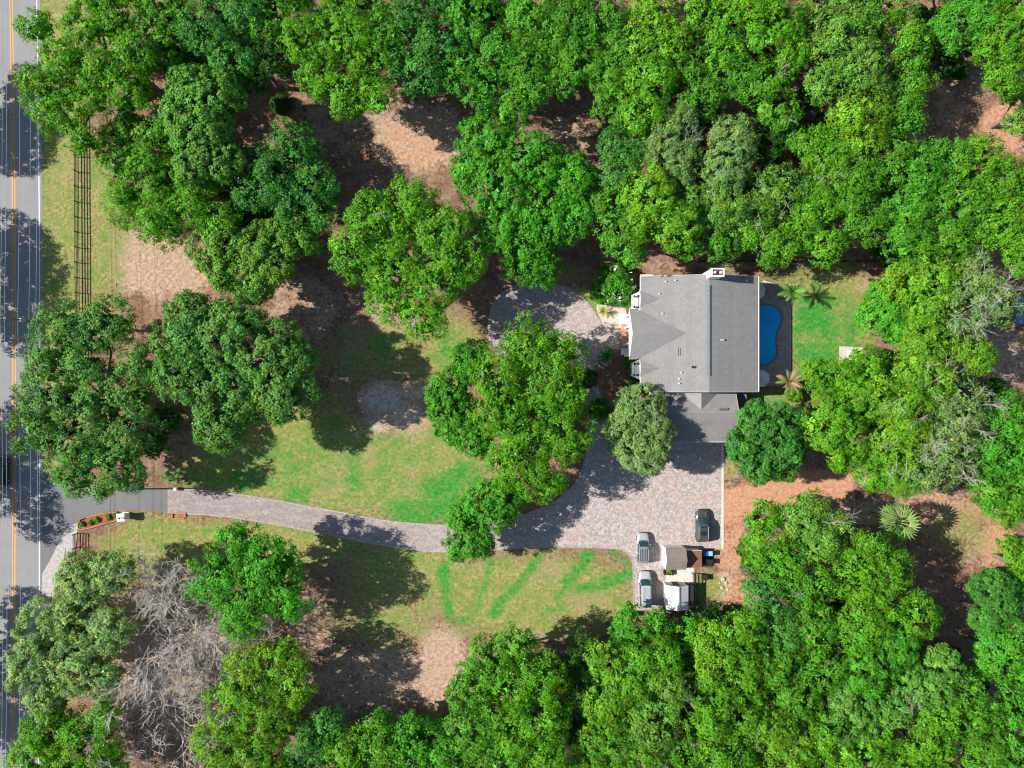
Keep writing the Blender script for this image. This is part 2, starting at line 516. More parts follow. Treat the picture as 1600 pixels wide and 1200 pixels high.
# ------------------------------------------------------------------ the ground sheet
def build_ground():
    core = np.arange(-86, 86.01, 0.5)
    corey = np.arange(-66, 66.01, 0.5)
    far = np.array([100, 130, 200, 400, 900, 2500, 6000.0])
    xs = np.concatenate([-far[::-1], core, far])
    ys = np.concatenate([-far[::-1], corey, far])
    X, Y = np.meshgrid(xs, ys)
    px, py = X * 10 + 800, 600 - Y * 10
    ms = {c: np.zeros_like(X) for c in 'GLOS'}          # dry grass, lush grass, orange soil, pale sand
    def blob(c, x, y, rx, ry=None, s=1.0, ang=0.0):
        ry = ry or rx
        a = R(ang)
        dx, dy = px - x, py - y
        u = (dx * math.cos(a) + dy * math.sin(a)) / rx
        v = (-dx * math.sin(a) + dy * math.cos(a)) / ry
        d = np.sqrt(u * u + v * v)
        f = np.clip((1.35 - d) / 0.7, 0, 1)
        ms[c] = np.maximum(ms[c], s * f) if s > 0 else ms[c] * (1 + s * f)
    def stroke(c, pts, w, s=1.0):
        for (x0, y0), (x1, y1) in zip(pts[:-1], pts[1:]):
            dx, dy = x1 - x0, y1 - y0
            t_ = np.clip(((px - x0) * dx + (py - y0) * dy) / (dx * dx + dy * dy), 0, 1)
            d = np.hypot(px - x0 - t_ * dx, py - y0 - t_ * dy) / w
            f = np.clip((1.4 - d) / 0.8, 0, 1)
            ms[c] = np.maximum(ms[c], s * f)
    # road verge and field by the fence
    stroke('G', [(92, -300), (95, 300), (95, 700)], 40, 0.95)
    stroke('G', [(85, 900), (80, 1500)], 30, 0.8)
    blob('S', 165, 290, 25, 60, 0.8)
    blob('S', 230, 410, 95, 55, 0.85, 15)
    blob('S', 280, 425, 60, 40, 0.8)
    blob('O', 270, 430, 60, 35, 0.25)
    blob('G', 160, 350, 40, 150, 0.8)
    blob('G', 95, 300, 22, 400, 0.95)
    blob('S', 100, 60, 40, 60, 0.8)
    blob('S', 180, 70, 60, 60, 0.5)
    # clearing in the woods
    blob('S', 655, 215, 80, 55, 0.85)
    blob('S', 560, 190, 120, 50, 0.45)
    blob('O', 655, 225, 70, 45, 0.45)
    blob('S', 890, 215, 45, 35, 0.6)
    # middle lawn
    blob('G', 560, 720, 230, 95, 1.0, 4)
    blob('L', 540, 720, 150, 60, 0.28)
    blob('L', 430, 735, 60, 35, 0.35)
    blob('G', 420, 730, 130, 60, 0.95)
    blob('G', 620, 560, 120, 60, 0.7)
    blob('G', 705, 545, 50, 55, 0.9)
    blob('S', 480, 480, 60, 60, 0.55)
    blob('S', 610, 500, 40, 30, 0.6)
    blob('S', 598, 622, 36, 26, 1.5)
    blob('S', 632, 648, 30, 24, 1.35)
    blob('S', 585, 664, 26, 14, 1.3)
    blob('S', 645, 612, 22, 16, 1.2)
    ms['G'] *= 1 - 0.95 * np.clip((1.3 - np.hypot((px - 612) / 58, (py - 635) / 48)) / 0.6, 0, 1)
    blob('S', 655, 665, 45, 22, 0.75, -25)
    blob('L', 692, 778, 40, 36, 0.85)
    blob('L', 650, 800, 50, 25, 0.8)
    blob('L', 720, 750, 40, 30, 0.75)
    blob('L', 552, 745, 14, 26, 0.6)
    blob('L', 466, 775, 22, 16, 0.6)
    blob('L', 380, 750, 26, 18, 0.7)
    blob('L', 300, 745, 60, 14, 0.5)
    blob('L', 705, 550, 25, 30, 0.55)
    blob('L', 600, 535, 30, 16, 0.5)
    blob('S', 460, 735, 26, 16, 0.4)
    # south lawn with its watered stripes
    blob('G', 830, 930, 175, 65, 1.0)
    blob('G', 640, 890, 110, 50, 0.9)
    blob('G', 400, 850, 190, 40, 0.9)
    blob('G', 250, 860, 90, 60, 0.95)
    blob('G', 600, 960, 90, 55, 0.7)
    for st, w, s in (([(692, 884), (696, 925), (703, 965)], 9, .95), ([(710, 972), (735, 965)], 7, .7), ([(748, 950), (761, 905), (768, 874)], 6, .62),
                     ([(772, 958), (788, 938)], 10, .9), ([(790, 935), (820, 900), (846, 866)], 7, .8), ([(868, 938), (885, 912)], 6, .65), ([(888, 910), (905, 888), (920, 868)], 11, .95),
                     ([(905, 920), (935, 915)], 9, .8), ([(945, 912), (983, 900)], 10, .85), ([(880, 945), (850, 960)], 8, .45)):
        stroke('L', st, w * .95, s * .88)
    stroke('L', [(955, 862), (978, 875), (987, 905)], 5, 0.7)
    blob('S', 800, 905, 30, 35, 0.3)
    blob('S', 940, 955, 60, 20, 0.7)
    blob('S', 850, 985, 70, 22, 0.6)
    blob('S', 690, 1040, 40, 65, 0.9)
    blob('S', 590, 1060, 130, 55, 0.65)
    blob('O', 700, 1080, 45, 45, 0.3)
    blob('S', 490, 980, 40, 50, 0.6)
    blob('S', 285, 1010, 115, 140, 0.85)
    blob('G', 260, 930, 70, 50, 0.5)
    # orange dirt behind the parking court
    stroke('O', [(1135, 790), (1200, 770), (1310, 755)], 26, 1.0)
    stroke('O', [(1145, 800), (1140, 860), (1150, 930)], 24, 0.6)
    blob('S', 1135, 880, 18, 50, 0.55)
    blob('S', 1131, 915, 13, 22, 1.6)
    blob('G', 1108, 920, 24, 30, 0.75)
    blob('G', 1140, 725, 18, 25, 0.6)
    blob('S', 1140, 740, 16, 30, 0.5)
    blob('S', 1450, 790, 100, 30, 0.5)
    blob('S', 1340, 800, 40, 22, 0.7)
    blob('O', 1470, 800, 110, 40, 0.45)
    blob('G', 1500, 830, 50, 40, 0.6, 30)
    blob('O', 1560, 850, 40, 40, 0.65)
    blob('S', 1530, 860, 40, 40, 0.4)
    blob('O', 1580, 985, 30, 25, 0.6)
    # north-east clearing
    blob('O', 1570, 200, 45, 50, 0.7)
    blob('O', 1500, 190, 80, 60, 0.35)
    blob('S', 1570, 560, 40, 50, 0.7)
    # back lawn by the pool
    blob('G', 1295, 500, 75, 90, 1.0)
    blob('G', 1270, 440, 95, 22, 0.6)
    blob('L', 1285, 525, 50, 68, 0.85)
    blob('L', 1268, 500, 30, 40, 0.95)
    blob('L', 1290, 585, 60, 25, 0.7)
    blob('L', 1300, 560, 50, 35, 0.8)
    blob('L', 1322, 505, 26, 32, 0.75)
    ms['L'] *= 1 - 0.45 * np.clip((1.3 - np.hypot((px - 1262) / 24, (py - 527) / 12)) / 0.7, 0, 1)
    ms['L'] *= 1 - 0.3 * np.clip((1.3 - np.hypot((px - 1310) / 14, (py - 500) / 50)) / 0.7, 0, 1)
    blob('O', 1290, 450, 70, 22, 0.35)
    blob('S', 1348, 445, 18, 12, 0.9)
    blob('S', 1340, 530, 18, 12, 0.6)
    blob('G', 1215, 625, 50, 20, 0.8)
    blob('L', 1210, 628, 30, 10, 0.6)
    # front yard strips
    blob('G', 912, 465, 28, 16, 0.9, 35)
    blob('L', 912, 465, 20, 8, 0.35, 35)
    blob('G', 880, 430, 60, 14, 0.6)
    blob('S', 1090, 415, 110, 10, 0.4)
    fr = ((np.abs(X) < 101) & (np.abs(Y) < 77))
    for c in ms: ms[c] = np.where(fr, ms[c], 0.0)
    V = np.stack([X.ravel(), Y.ravel(), np.zeros(X.size)], 1)
    ny, nx = X.shape
    i = np.arange(nx * (ny - 1)).reshape(ny - 1, nx)[:, :-1].ravel()
    F = np.stack([i, i + 1, i + nx + 1, i + nx], 1)
    col = np.stack([ms[c].ravel() for c in 'GLOS'], 1)
    tag(link('ground', np_mesh('ground', V, F, M['ground'], col)), 'tan soil, leaf litter and patchy lawn', kind='structure')
build_ground()

# ------------------------------------------------------------------ road
ROADC = [(10, -700), (13, -300), (17.5, 0), (21.5, 300), (22.3, 600), (21.5, 900), (20.3, 1200), (18, 1500), (14, 1900)]
def road_line(off):
    return smooth_loop([P(x + off, y)[:2] for x, y in ROADC], 2, False)
tag(ribbon('road', road_line(0), 4.5, 0.012, M['asphalt']), 'faded grey two lane asphalt road', kind='structure')
for off in (-1.9, 2.1):
    tag(ribbon('road_marking', road_line(off), 0.085, 0.017, M['yellow']), 'double yellow centre line on the road', kind='structure')
for off in (-40, 40):
    tag(ribbon('road_marking', road_line(off), 0.075, 0.017, M['whiteline']), 'white edge line on the road', kind='structure')

# ------------------------------------------------------------------ driveway, court and paths
def G(pts): return [P(x, y)[:2] for x, y in pts]
apron = G([(64, 738), (92, 752), (112, 764), (130, 757), (175, 757), (262, 763), (262, 800), (215, 797), (185, 797), (150, 802), (128, 809), (112, 822), (98, 845), (84, 878), (70, 905), (64, 915)])
tag(poly_sheet('driveway_apron', apron, 0.016, M['drive']), 'dark asphalt driveway mouth meeting the road', kind='structure')
tag(poly_sheet('sidewalk', G([(66, 897), (80, 872), (97, 838), (110, 818), (116, 822), (106, 842), (101, 865), (98, 900), (88, 935), (74, 960), (66, 960)]), 0.020, M['concrete']), 'pale concrete walk curving beside the driveway mouth', kind='structure')
up = [(262, 763), (300, 765), (340, 769), (400, 776), (470, 789), (540, 802), (600, 814), (660, 819.5), (700, 821), (745, 819), (790, 812), (830, 801), (862, 787), (888, 768), (904, 748), (914, 722), (918, 695)]
isl = [(918, 695), (919, 650), (915, 615), (905, 580), (885, 550), (850, 532), (815, 535), (795, 555), (782, 558)]
outer = [(768, 545), (764, 520), (765, 492), (772, 470), (788, 455), (812, 446), (842, 442), (872, 445), (893, 453), (908, 464), (922, 478), (932, 494), (942, 509), (955, 515), (985, 517), (985, 545), (958, 546), (946, 542), (938, 548), (936, 562), (930, 572), (930, 590), (936, 608), (944, 630), (958, 652), (985, 672), (1026, 690)]
court = [(1128, 690), (1128, 857), (1085, 858), (1085, 953), (990, 953), (990, 884), (986, 870), (976, 860), (960, 856), (850, 853), (780, 858), (700, 862), (660, 860), (600, 852), (540, 840), (470, 826), (400, 813), (340, 804.5), (300, 802), (262, 800)]
sh = poly_sheet('paver_driveway', G(up + isl + outer + court), 0.022, M['paver'])
tag(sh, 'pinkish grey paver driveway, turning circle and parking court', kind='structure')
def edging(pts, half=0.11, closed=False, mat='edgepaver', z=0.055):
    q = smooth_loop(G(pts), 1, closed)
    tag(ribbon('paver_edging', q, half, z, M[mat], 0.0), 'narrow border course along the paved drive', kind='structure')
edging(up)
edging(isl)
edging(outer[:14], 0.14)
edging([(1129, 692), (1129, 857)], 0.16, mat='palecon')
edging([(990, 953), (990, 884), (986, 870), (976, 860), (960, 856), (850, 853.5), (780, 858.5), (700, 862.5), (660, 860.5), (600, 852.5), (540, 840.5), (470, 826.5), (400, 813.5), (340, 805), (262, 800.5)], 0.12)
tag(poly_sheet('gravel_bed', smooth_loop(G([(929, 474), (952, 470), (978, 474), (980, 512), (955, 514), (944, 509), (936, 496)]), 2), 0.024, M['gravel']), 'cream gravel planting bed by the front steps', kind='structure')
tag(poly_sheet('mulch_bed', smooth_loop(G([(938, 545), (950, 541), (956, 550), (985, 566), (990, 590), (985, 605), (955, 612), (945, 600), (938, 575)]), 2), 0.026, M['darkmulch']), 'brown mulch bed below the front windows', kind='structure')
tag(poly_sheet('sago_bed', smooth_loop(G([(936, 552), (943, 544), (951, 545), (956, 553), (956, 566), (950, 573), (941, 571), (936, 563)]), 2), 0.031, M['gravel']), 'pale gravel ring under the sago palm', kind='structure')
edging([(936, 563), (937, 549), (944, 543), (951, 545), (955, 551)], 0.08)
edging([(932, 566), (936, 572), (944, 576)], 0.10, mat='palecon')
tag(poly_sheet('shed_pad', G([(1040, 888), (1084, 888), (1084, 912), (1040, 912)]), 0.034, M['palecon']), 'pale concrete pad between the two sheds', kind='structure')

# ------------------------------------------------------------------ pool and deck
pool = smooth_loop(G([(1172, 478), (1192, 475), (1210, 478), (1220, 488), (1222, 500), (1217, 512), (1212, 524), (1212, 538), (1214, 550), (1210, 562), (1200, 569), (1185, 571), (1170, 566), (1163, 545), (1162, 500)]), 2)
deck_o = G([(1155, 440), (1200, 444), (1214, 447), (1224, 455), (1231, 468), (1233, 480), (1233, 603), (1155, 605)])
DZ = 0.32
deck = poly_sheet('pool_deck', deck_o, DZ, M['deckpaver'], holes=(pool,))
tag(deck, 'grey brown paver pool deck', kind='structure')
mb = MB()
n = len(deck_o)
mb.add([(p[0], p[1], DZ) for p in deck_o] + [(p[0], p[1], 0) for p in deck_o], [(i, (i + 1) % n, n + (i + 1) % n, n + i) for i in range(n)])
mb.build('deck_face', M['palecon'], deck)
tag(ribbon('deck_edging', deck_o[1:7], 0.09, DZ + 0.012, M['edgepaver'], 0.0), 'border course along the pool deck', kind='structure')
tag(ribbon('deck_wall', G([(1190, 440), (1200, 443), (1216, 446), (1243, 446)]), 0.09, 0.62, M['cream'], 0.0), 'low pinkish wall closing the pool deck', kind='structure')
po = empty('swimming_pool', (0, 0, 0), 0, 'kidney shaped blue swimming pool beside the house', 'pool')
fl = poly_sheet('pool_floor', pool, 0.03, M['poolfloor']); fl.parent = po
mb = MB(); n = len(pool)
mb.add([(p[0], p[1], DZ) for p in pool] + [(p[0], p[1], 0.03) for p in pool], [(i, (i + 1) % n, n + (i + 1) % n, n + i) for i in range(n)])
mb.build('pool_wall', M['poolfloor'], po)
wa = poly_sheet('pool_water', pool, DZ - 0.1, M['water']); wa.parent = po
cop = ribbon('pool_coping', pool + pool[:2], 0.15, DZ + 0.03, M['coping'], DZ - 0.12); cop.parent = po
dr = MB().tube((*P(1197, 541)[:2], 0.031), (*P(1197, 541)[:2], 0.05), 0.28, n=14).build('floor_drain', M['blackmetal'], po)
# ------------------------------------------------------------------ trees
def tri_tubes(segs, sides=5):
    """Three-sided tapered tubes from an (n, 8) array of p0, p1, r0, r1."""
    s = np.asarray(segs, dtype=np.float64)
    if len(s) == 0:
        return np.zeros((0, 3)), np.zeros((0, 3), int)
    p0, p1, r0, r1 = s[:, 0:3], s[:, 3:6], s[:, 6:7], s[:, 7:8]
    d = p1 - p0
    d /= np.linalg.norm(d, axis=1, keepdims=True) + 1e-9
    ref = np.where(np.abs(d[:, 2:3]) < 0.9, np.array([[0, 0, 1.0]]), np.array([[1.0, 0, 0]]))
    u = np.cross(d, ref); u /= np.linalg.norm(u, axis=1, keepdims=True) + 1e-9
    w = np.cross(d, u)
    ring = []
    K = sides
    for p, r in ((p0, r0), (p1, r1)):
        for i in range(K):
            a = 2 * math.pi * i / K
            ring.append(p + (u * math.cos(a) + w * math.sin(a)) * r)
    V = np.stack(ring, 1).reshape(-1, 3)
    base = (np.arange(len(s)) * 2 * K)[:, None]
    q = []
    for i in range(K):
        j = (i + 1) % K
        q += [[i, j, K + j], [i, K + j, K + i]]
    F = (base[:, None, :] + np.array(q)[None]).reshape(-1, 3)
    return V, F

PAL = dict(bright=(0.092, 0.268, 0.011), lime=(0.122, 0.288, 0.014), mid=(0.074, 0.238, 0.014), blue=(0.056, 0.208, 0.026),
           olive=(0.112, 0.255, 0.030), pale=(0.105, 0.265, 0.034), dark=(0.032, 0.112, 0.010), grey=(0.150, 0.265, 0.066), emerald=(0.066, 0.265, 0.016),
           silver=(0.205, 0.330, 0.095), dull=(0.090, 0.225, 0.036))
N_LEAVES = [0]

def crown_arrays(rng, lobes, col, leaf, dens, puff, droop=0.0, sparse=0.0, var=1.0):
    """Leaf triangles for a crown made of leafy lobes (x, y, z, radius, height factor): lobes > puffs > sprigs > leaves."""
    pc, pr, pd, pf = [], [], [], []
    L = np.array(lobes)
    for k, (x, y, z, r, hf) in enumerate(L):
        area = 2 * math.pi * r * r * 1.25
        n = max(5, int(area / (math.pi * puff * puff) * 1.15 * (1 - 0.5 * sparse)))
        v = rng.normal(size=(n * 2, 3))
        v /= np.linalg.norm(v, axis=1, keepdims=True)
        v = v[v[:, 2] > -0.22][:n]
        bd = rng.normal(size=(9, 3)); bd[:, 2] = np.abs(bd[:, 2]) * 0.8
        bd /= np.linalg.norm(bd, axis=1, keepdims=True)
        bump = (np.clip((v @ bd.T - 0.72) / 0.28, 0, 1) * rng.uniform(0.4, 1.0, size=9)).max(1)     # limbs of foliage that stand out
        rad = puff * rng.uniform(0.5, 1.45, size=len(v))
        rr = np.maximum(r - rad * 0.5, r * 0.3) * (0.76 + 0.34 * bump + rng.normal(size=len(v)) * 0.06)
        c = np.array([x, y, z]) + v * rr[:, None] * np.array([1, 1, hf])
        ok = np.ones(len(v), bool)
        for j, (x2, y2, z2, r2, hf2) in enumerate(L):
            if j == k: continue
            dd = (c - np.array([x2, y2, z2])) / np.array([r2, r2, r2 * hf2])
            ok &= np.linalg.norm(dd, axis=1) > 0.78
        pc.append(c[ok]); pr.append(rad[ok]); pd.append(v[ok]); pf.append(np.ones(ok.sum()))
        # looser fill below the shell so that the ground seldom shows
        m = int(n * 0.34)
        v2 = rng.normal(size=(m, 3)); v2 /= np.linalg.norm(v2, axis=1, keepdims=True)
        c2 = np.array([x, y, z - 0.1 * r]) + v2 * (r * rng.uniform(0.2, 0.7, size=(m, 1))) * np.array([1, 1, hf])
        pc.append(c2); pr.append(puff * rng.uniform(0.8, 1.3, size=m)); pd.append(v2 * 0.5 + np.array([0, 0, 0.5])); pf.append(np.full(m, 2.7))
    pc, pr, pd, pf = np.concatenate(pc), np.concatenate(pr), np.concatenate(pd), np.concatenate(pf)
    tw = np.maximum(4, (12 * dens * (pr / puff) ** 1.8 / np.where(pf > 1, 2.3, 1.0)).astype(int))
    idx = np.repeat(np.arange(len(pc)), tw)
    v = rng.normal(size=(len(idx), 3)) + pd[idx] * 0.9 + np.array([0, 0, 0.35])
    v /= np.linalg.norm(v, axis=1, keepdims=True)
    tc = pc[idx] + v * (pr[idx] * rng.uniform(0.70, 1.15, size=len(idx)))[:, None] * np.array([1, 1, 0.85])
    tc[:, 2] -= droop * rng.uniform(0, 1, size=len(idx)) * pr[idx]
    nl = 9
    j = np.repeat(np.arange(len(tc)), nl)
    c = tc[j] + rng.normal(size=(len(j), 3)) * (0.13 * puff + 0.05)
    nrm = v[j] * 0.9 + pd[idx][j] * 0.35 + np.array([0, 0, 0.25]) + rng.normal(size=(len(j), 3)) * 0.42
    nrm /= np.linalg.norm(nrm, axis=1, keepdims=True) + 1e-9
    a = rng.normal(size=(len(j), 3))
    u = np.cross(nrm, a); u /= np.linalg.norm(u, axis=1, keepdims=True) + 1e-9
    w = np.cross(nrm, u)
    s = leaf * rng.uniform(0.65, 1.35, size=(len(j), 1)) * pf[idx][j][:, None]
    V = np.stack([c + u * s * 0.62, c - u * s * 0.38 + w * s * 0.40, c - u * s * 0.38 - w * s * 0.40], 1).reshape(-1, 3)
    F = np.arange(len(V)).reshape(-1, 3)
    # colour of the leaves themselves: sprig to sprig and leaf to leaf
    base = np.array(col)
    pv = rng.normal(size=(len(pc), 1)) * 0.16 * var
    ph = rng.normal(size=(len(pc), 1)) * 0.5 * var
    tv = rng.normal(size=(len(tc), 1)) * 0.10
    lv = rng.normal(size=(len(j), 1)) * 0.09
    k = np.exp(pv[idx][j] + tv[j] + lv)
    hue = ph[idx][j]
    C = base * k * np.concatenate([np.exp(0.20 * hue), np.ones_like(hue), np.exp(-0.15 * hue)], 1)
    new = rng.uniform(size=(len(j), 1)) < 0.03
    C = np.where(new, C * np.array([1.4, 1.25, 1.2]), C)
    old = rng.uniform(size=(len(j), 1)) < 0.006
    C = np.where(old, np.array([0.20, 0.13, 0.06]), C)
    C = np.repeat(np.clip(C, 0.005, 0.75), 3, axis=0)
    N_LEAVES[0] += len(F)
    return V, F, C, pc

def limb_segs(rng, a, b, r0, r1, n=4, wob=0.10, sag=0.0):
    a, b = np.array(a, float), np.array(b, float)
    ln = np.linalg.norm(b - a)
    pts = [a + (b - a) * t_ + (rng.normal(size=3) * wob * ln / n if 0 < t_ < 1 else 0) + np.array([0, 0, sag * math.sin(math.pi * t_) * ln]) for t_ in np.linspace(0, 1, n + 1)]
    rs = np.linspace(r0, r1, n + 1)
    return [[*pts[i], *pts[i + 1], rs[i], rs[i + 1]] for i in range(n)]

def bare_segs(rng, a, d, ln, r, depth, spread=0.6, up=0.15, rmin=0.026):
    """Recursive bare branches."""
    out = []
    a, d = np.array(a, float), np.array(d, float) / np.linalg.norm(d)
    n = 4
    p = a
    for i in range(n):
        d = d + rng.normal(size=3) * 0.14 + np.array([0, 0, up * 0.15])
        d /= np.linalg.norm(d)
        q = p + d * ln / n
        out.append([*p, *q, r * (1 - i * 0.17), r * (1 - (i + 1) * 0.17)])
        p = q
        if depth > 0 and i > 0:
            for _ in range(rng.integers(1, 3)):
                e = d + rng.normal(size=3) * spread
                e[2] = abs(e[2]) * 0.6 + up * 0.5
                out += bare_segs(rng, p, e, ln * rng.uniform(0.45, 0.75), max(rmin, r * (0.9 - i * 0.17) * 0.55), depth - 1, spread, up, rmin)
    return out

def make_tree(name, lobes_px, h, kind, label, cat='tree', group=None, leaf=0.232, dens=1.0, puff=0.95, seed=1, flat=0.72, trunk=None, bark='bark',
              dead=0, droop=0.0, sparse=0.0, base=None, var=1.0, low=0.0):
    rng = np.random.default_rng(seed)
    l = np.array(lobes_px, float)
    w = l[:, 2] ** 2
    cx, cy = (l[:, 0] * w).sum() / w.sum(), (l[:, 1] * w).sum() / w.sum()
    spread = max(1.0, np.hypot(l[:, 0] - cx, l[:, 1] - cy).max())
    pts = []
    for x, y, r in l:
        d = math.hypot(x - cx, y - cy) / spread
        rw = r * 1.13 / 10.0 * (CAM_H - h * 0.8) / CAM_H
        zc = h - rw * flat * 0.95 - (0.9 + 1.3 * low) * d * (1 if len(l) > 1 else 0) - rng.uniform(0, 0.8) * min(1, h / 8)
        zc = max(zc, rw * flat * 0.7)
        X, Y, _ = P(x, y, zc)
        pts.append((X, Y, zc, rw, flat))
    pts = np.array(pts)
    bx = (pts[:, 0] * w).sum() / w.sum() if base is None else P(*base)[0]
    by = (pts[:, 1] * w).sum() / w.sum() if base is None else P(*base)[1]
    o = empty(name, (bx, by, 0), 0, label, cat, group)
    pts[:, 0] -= bx; pts[:, 1] -= by
    V, F, C, pc = crown_arrays(rng, pts, np.array(PAL[kind]) * np.exp(rng.normal() * 0.05), leaf, dens, puff, droop, sparse, var)
    link('crown' if cat == 'tree' else 'foliage', np_mesh('crown', V, F, M['leaf'], C), o)
    # trunk, limbs to each lobe, branches to the puffs
    tr = trunk or (0.16 + 0.022 * h)
    fork = h * 0.34
    segs = limb_segs(rng, (0, 0, -0.1), (0, 0, fork), tr * 1.15, tr * 0.85, 3, 0.03)
    for x, y, z, r, hf in pts:
        q = (x, y, z - r * 0.15)
        segs += limb_segs(rng, (0, 0, fork * rng.uniform(0.75, 1.0)), q, tr * 0.55, tr * 0.2, 5, 0.10, 0.05)
        near = pc[np.hypot(pc[:, 0] - x, pc[:, 1] - y) < r * 1.05]
        if len(near):
            for k in rng.choice(len(near), size=min(len(near), 7), replace=False):
                segs += limb_segs(rng, q, near[k] * np.array([1, 1, 1]), tr * 0.18, 0.02, 3, 0.12)
    TV, TF = tri_tubes(segs)
    link('trunk' if cat == 'tree' else 'stem', np_mesh('trunk', TV, TF, M[bark]), o)
    if dead:
        for _ in range(dead):
            x, y, z, r, hf = pts[rng.integers(len(pts))]
            a = rng.uniform(0, 6.28)
            st = np.array([x + math.cos(a) * r * rng.uniform(0, .6), y + math.sin(a) * r * rng.uniform(0, .6), z + r * hf * 0.62])
            a += rng.uniform(-0.8, 0.8)
            ds = bare_segs(rng, st, (math.cos(a), math.sin(a), 0.45), rng.uniform(1.4, 2.8), 0.035, 2, 0.6, 0.25, 0.016)
            link('bare_branch', np_mesh('bare_branch', *tri_tubes(ds, 3), M['greybark']), o)
    return o

def lob(s):
    return [tuple(float(q) for q in a.split(',')) for a in s.split()]

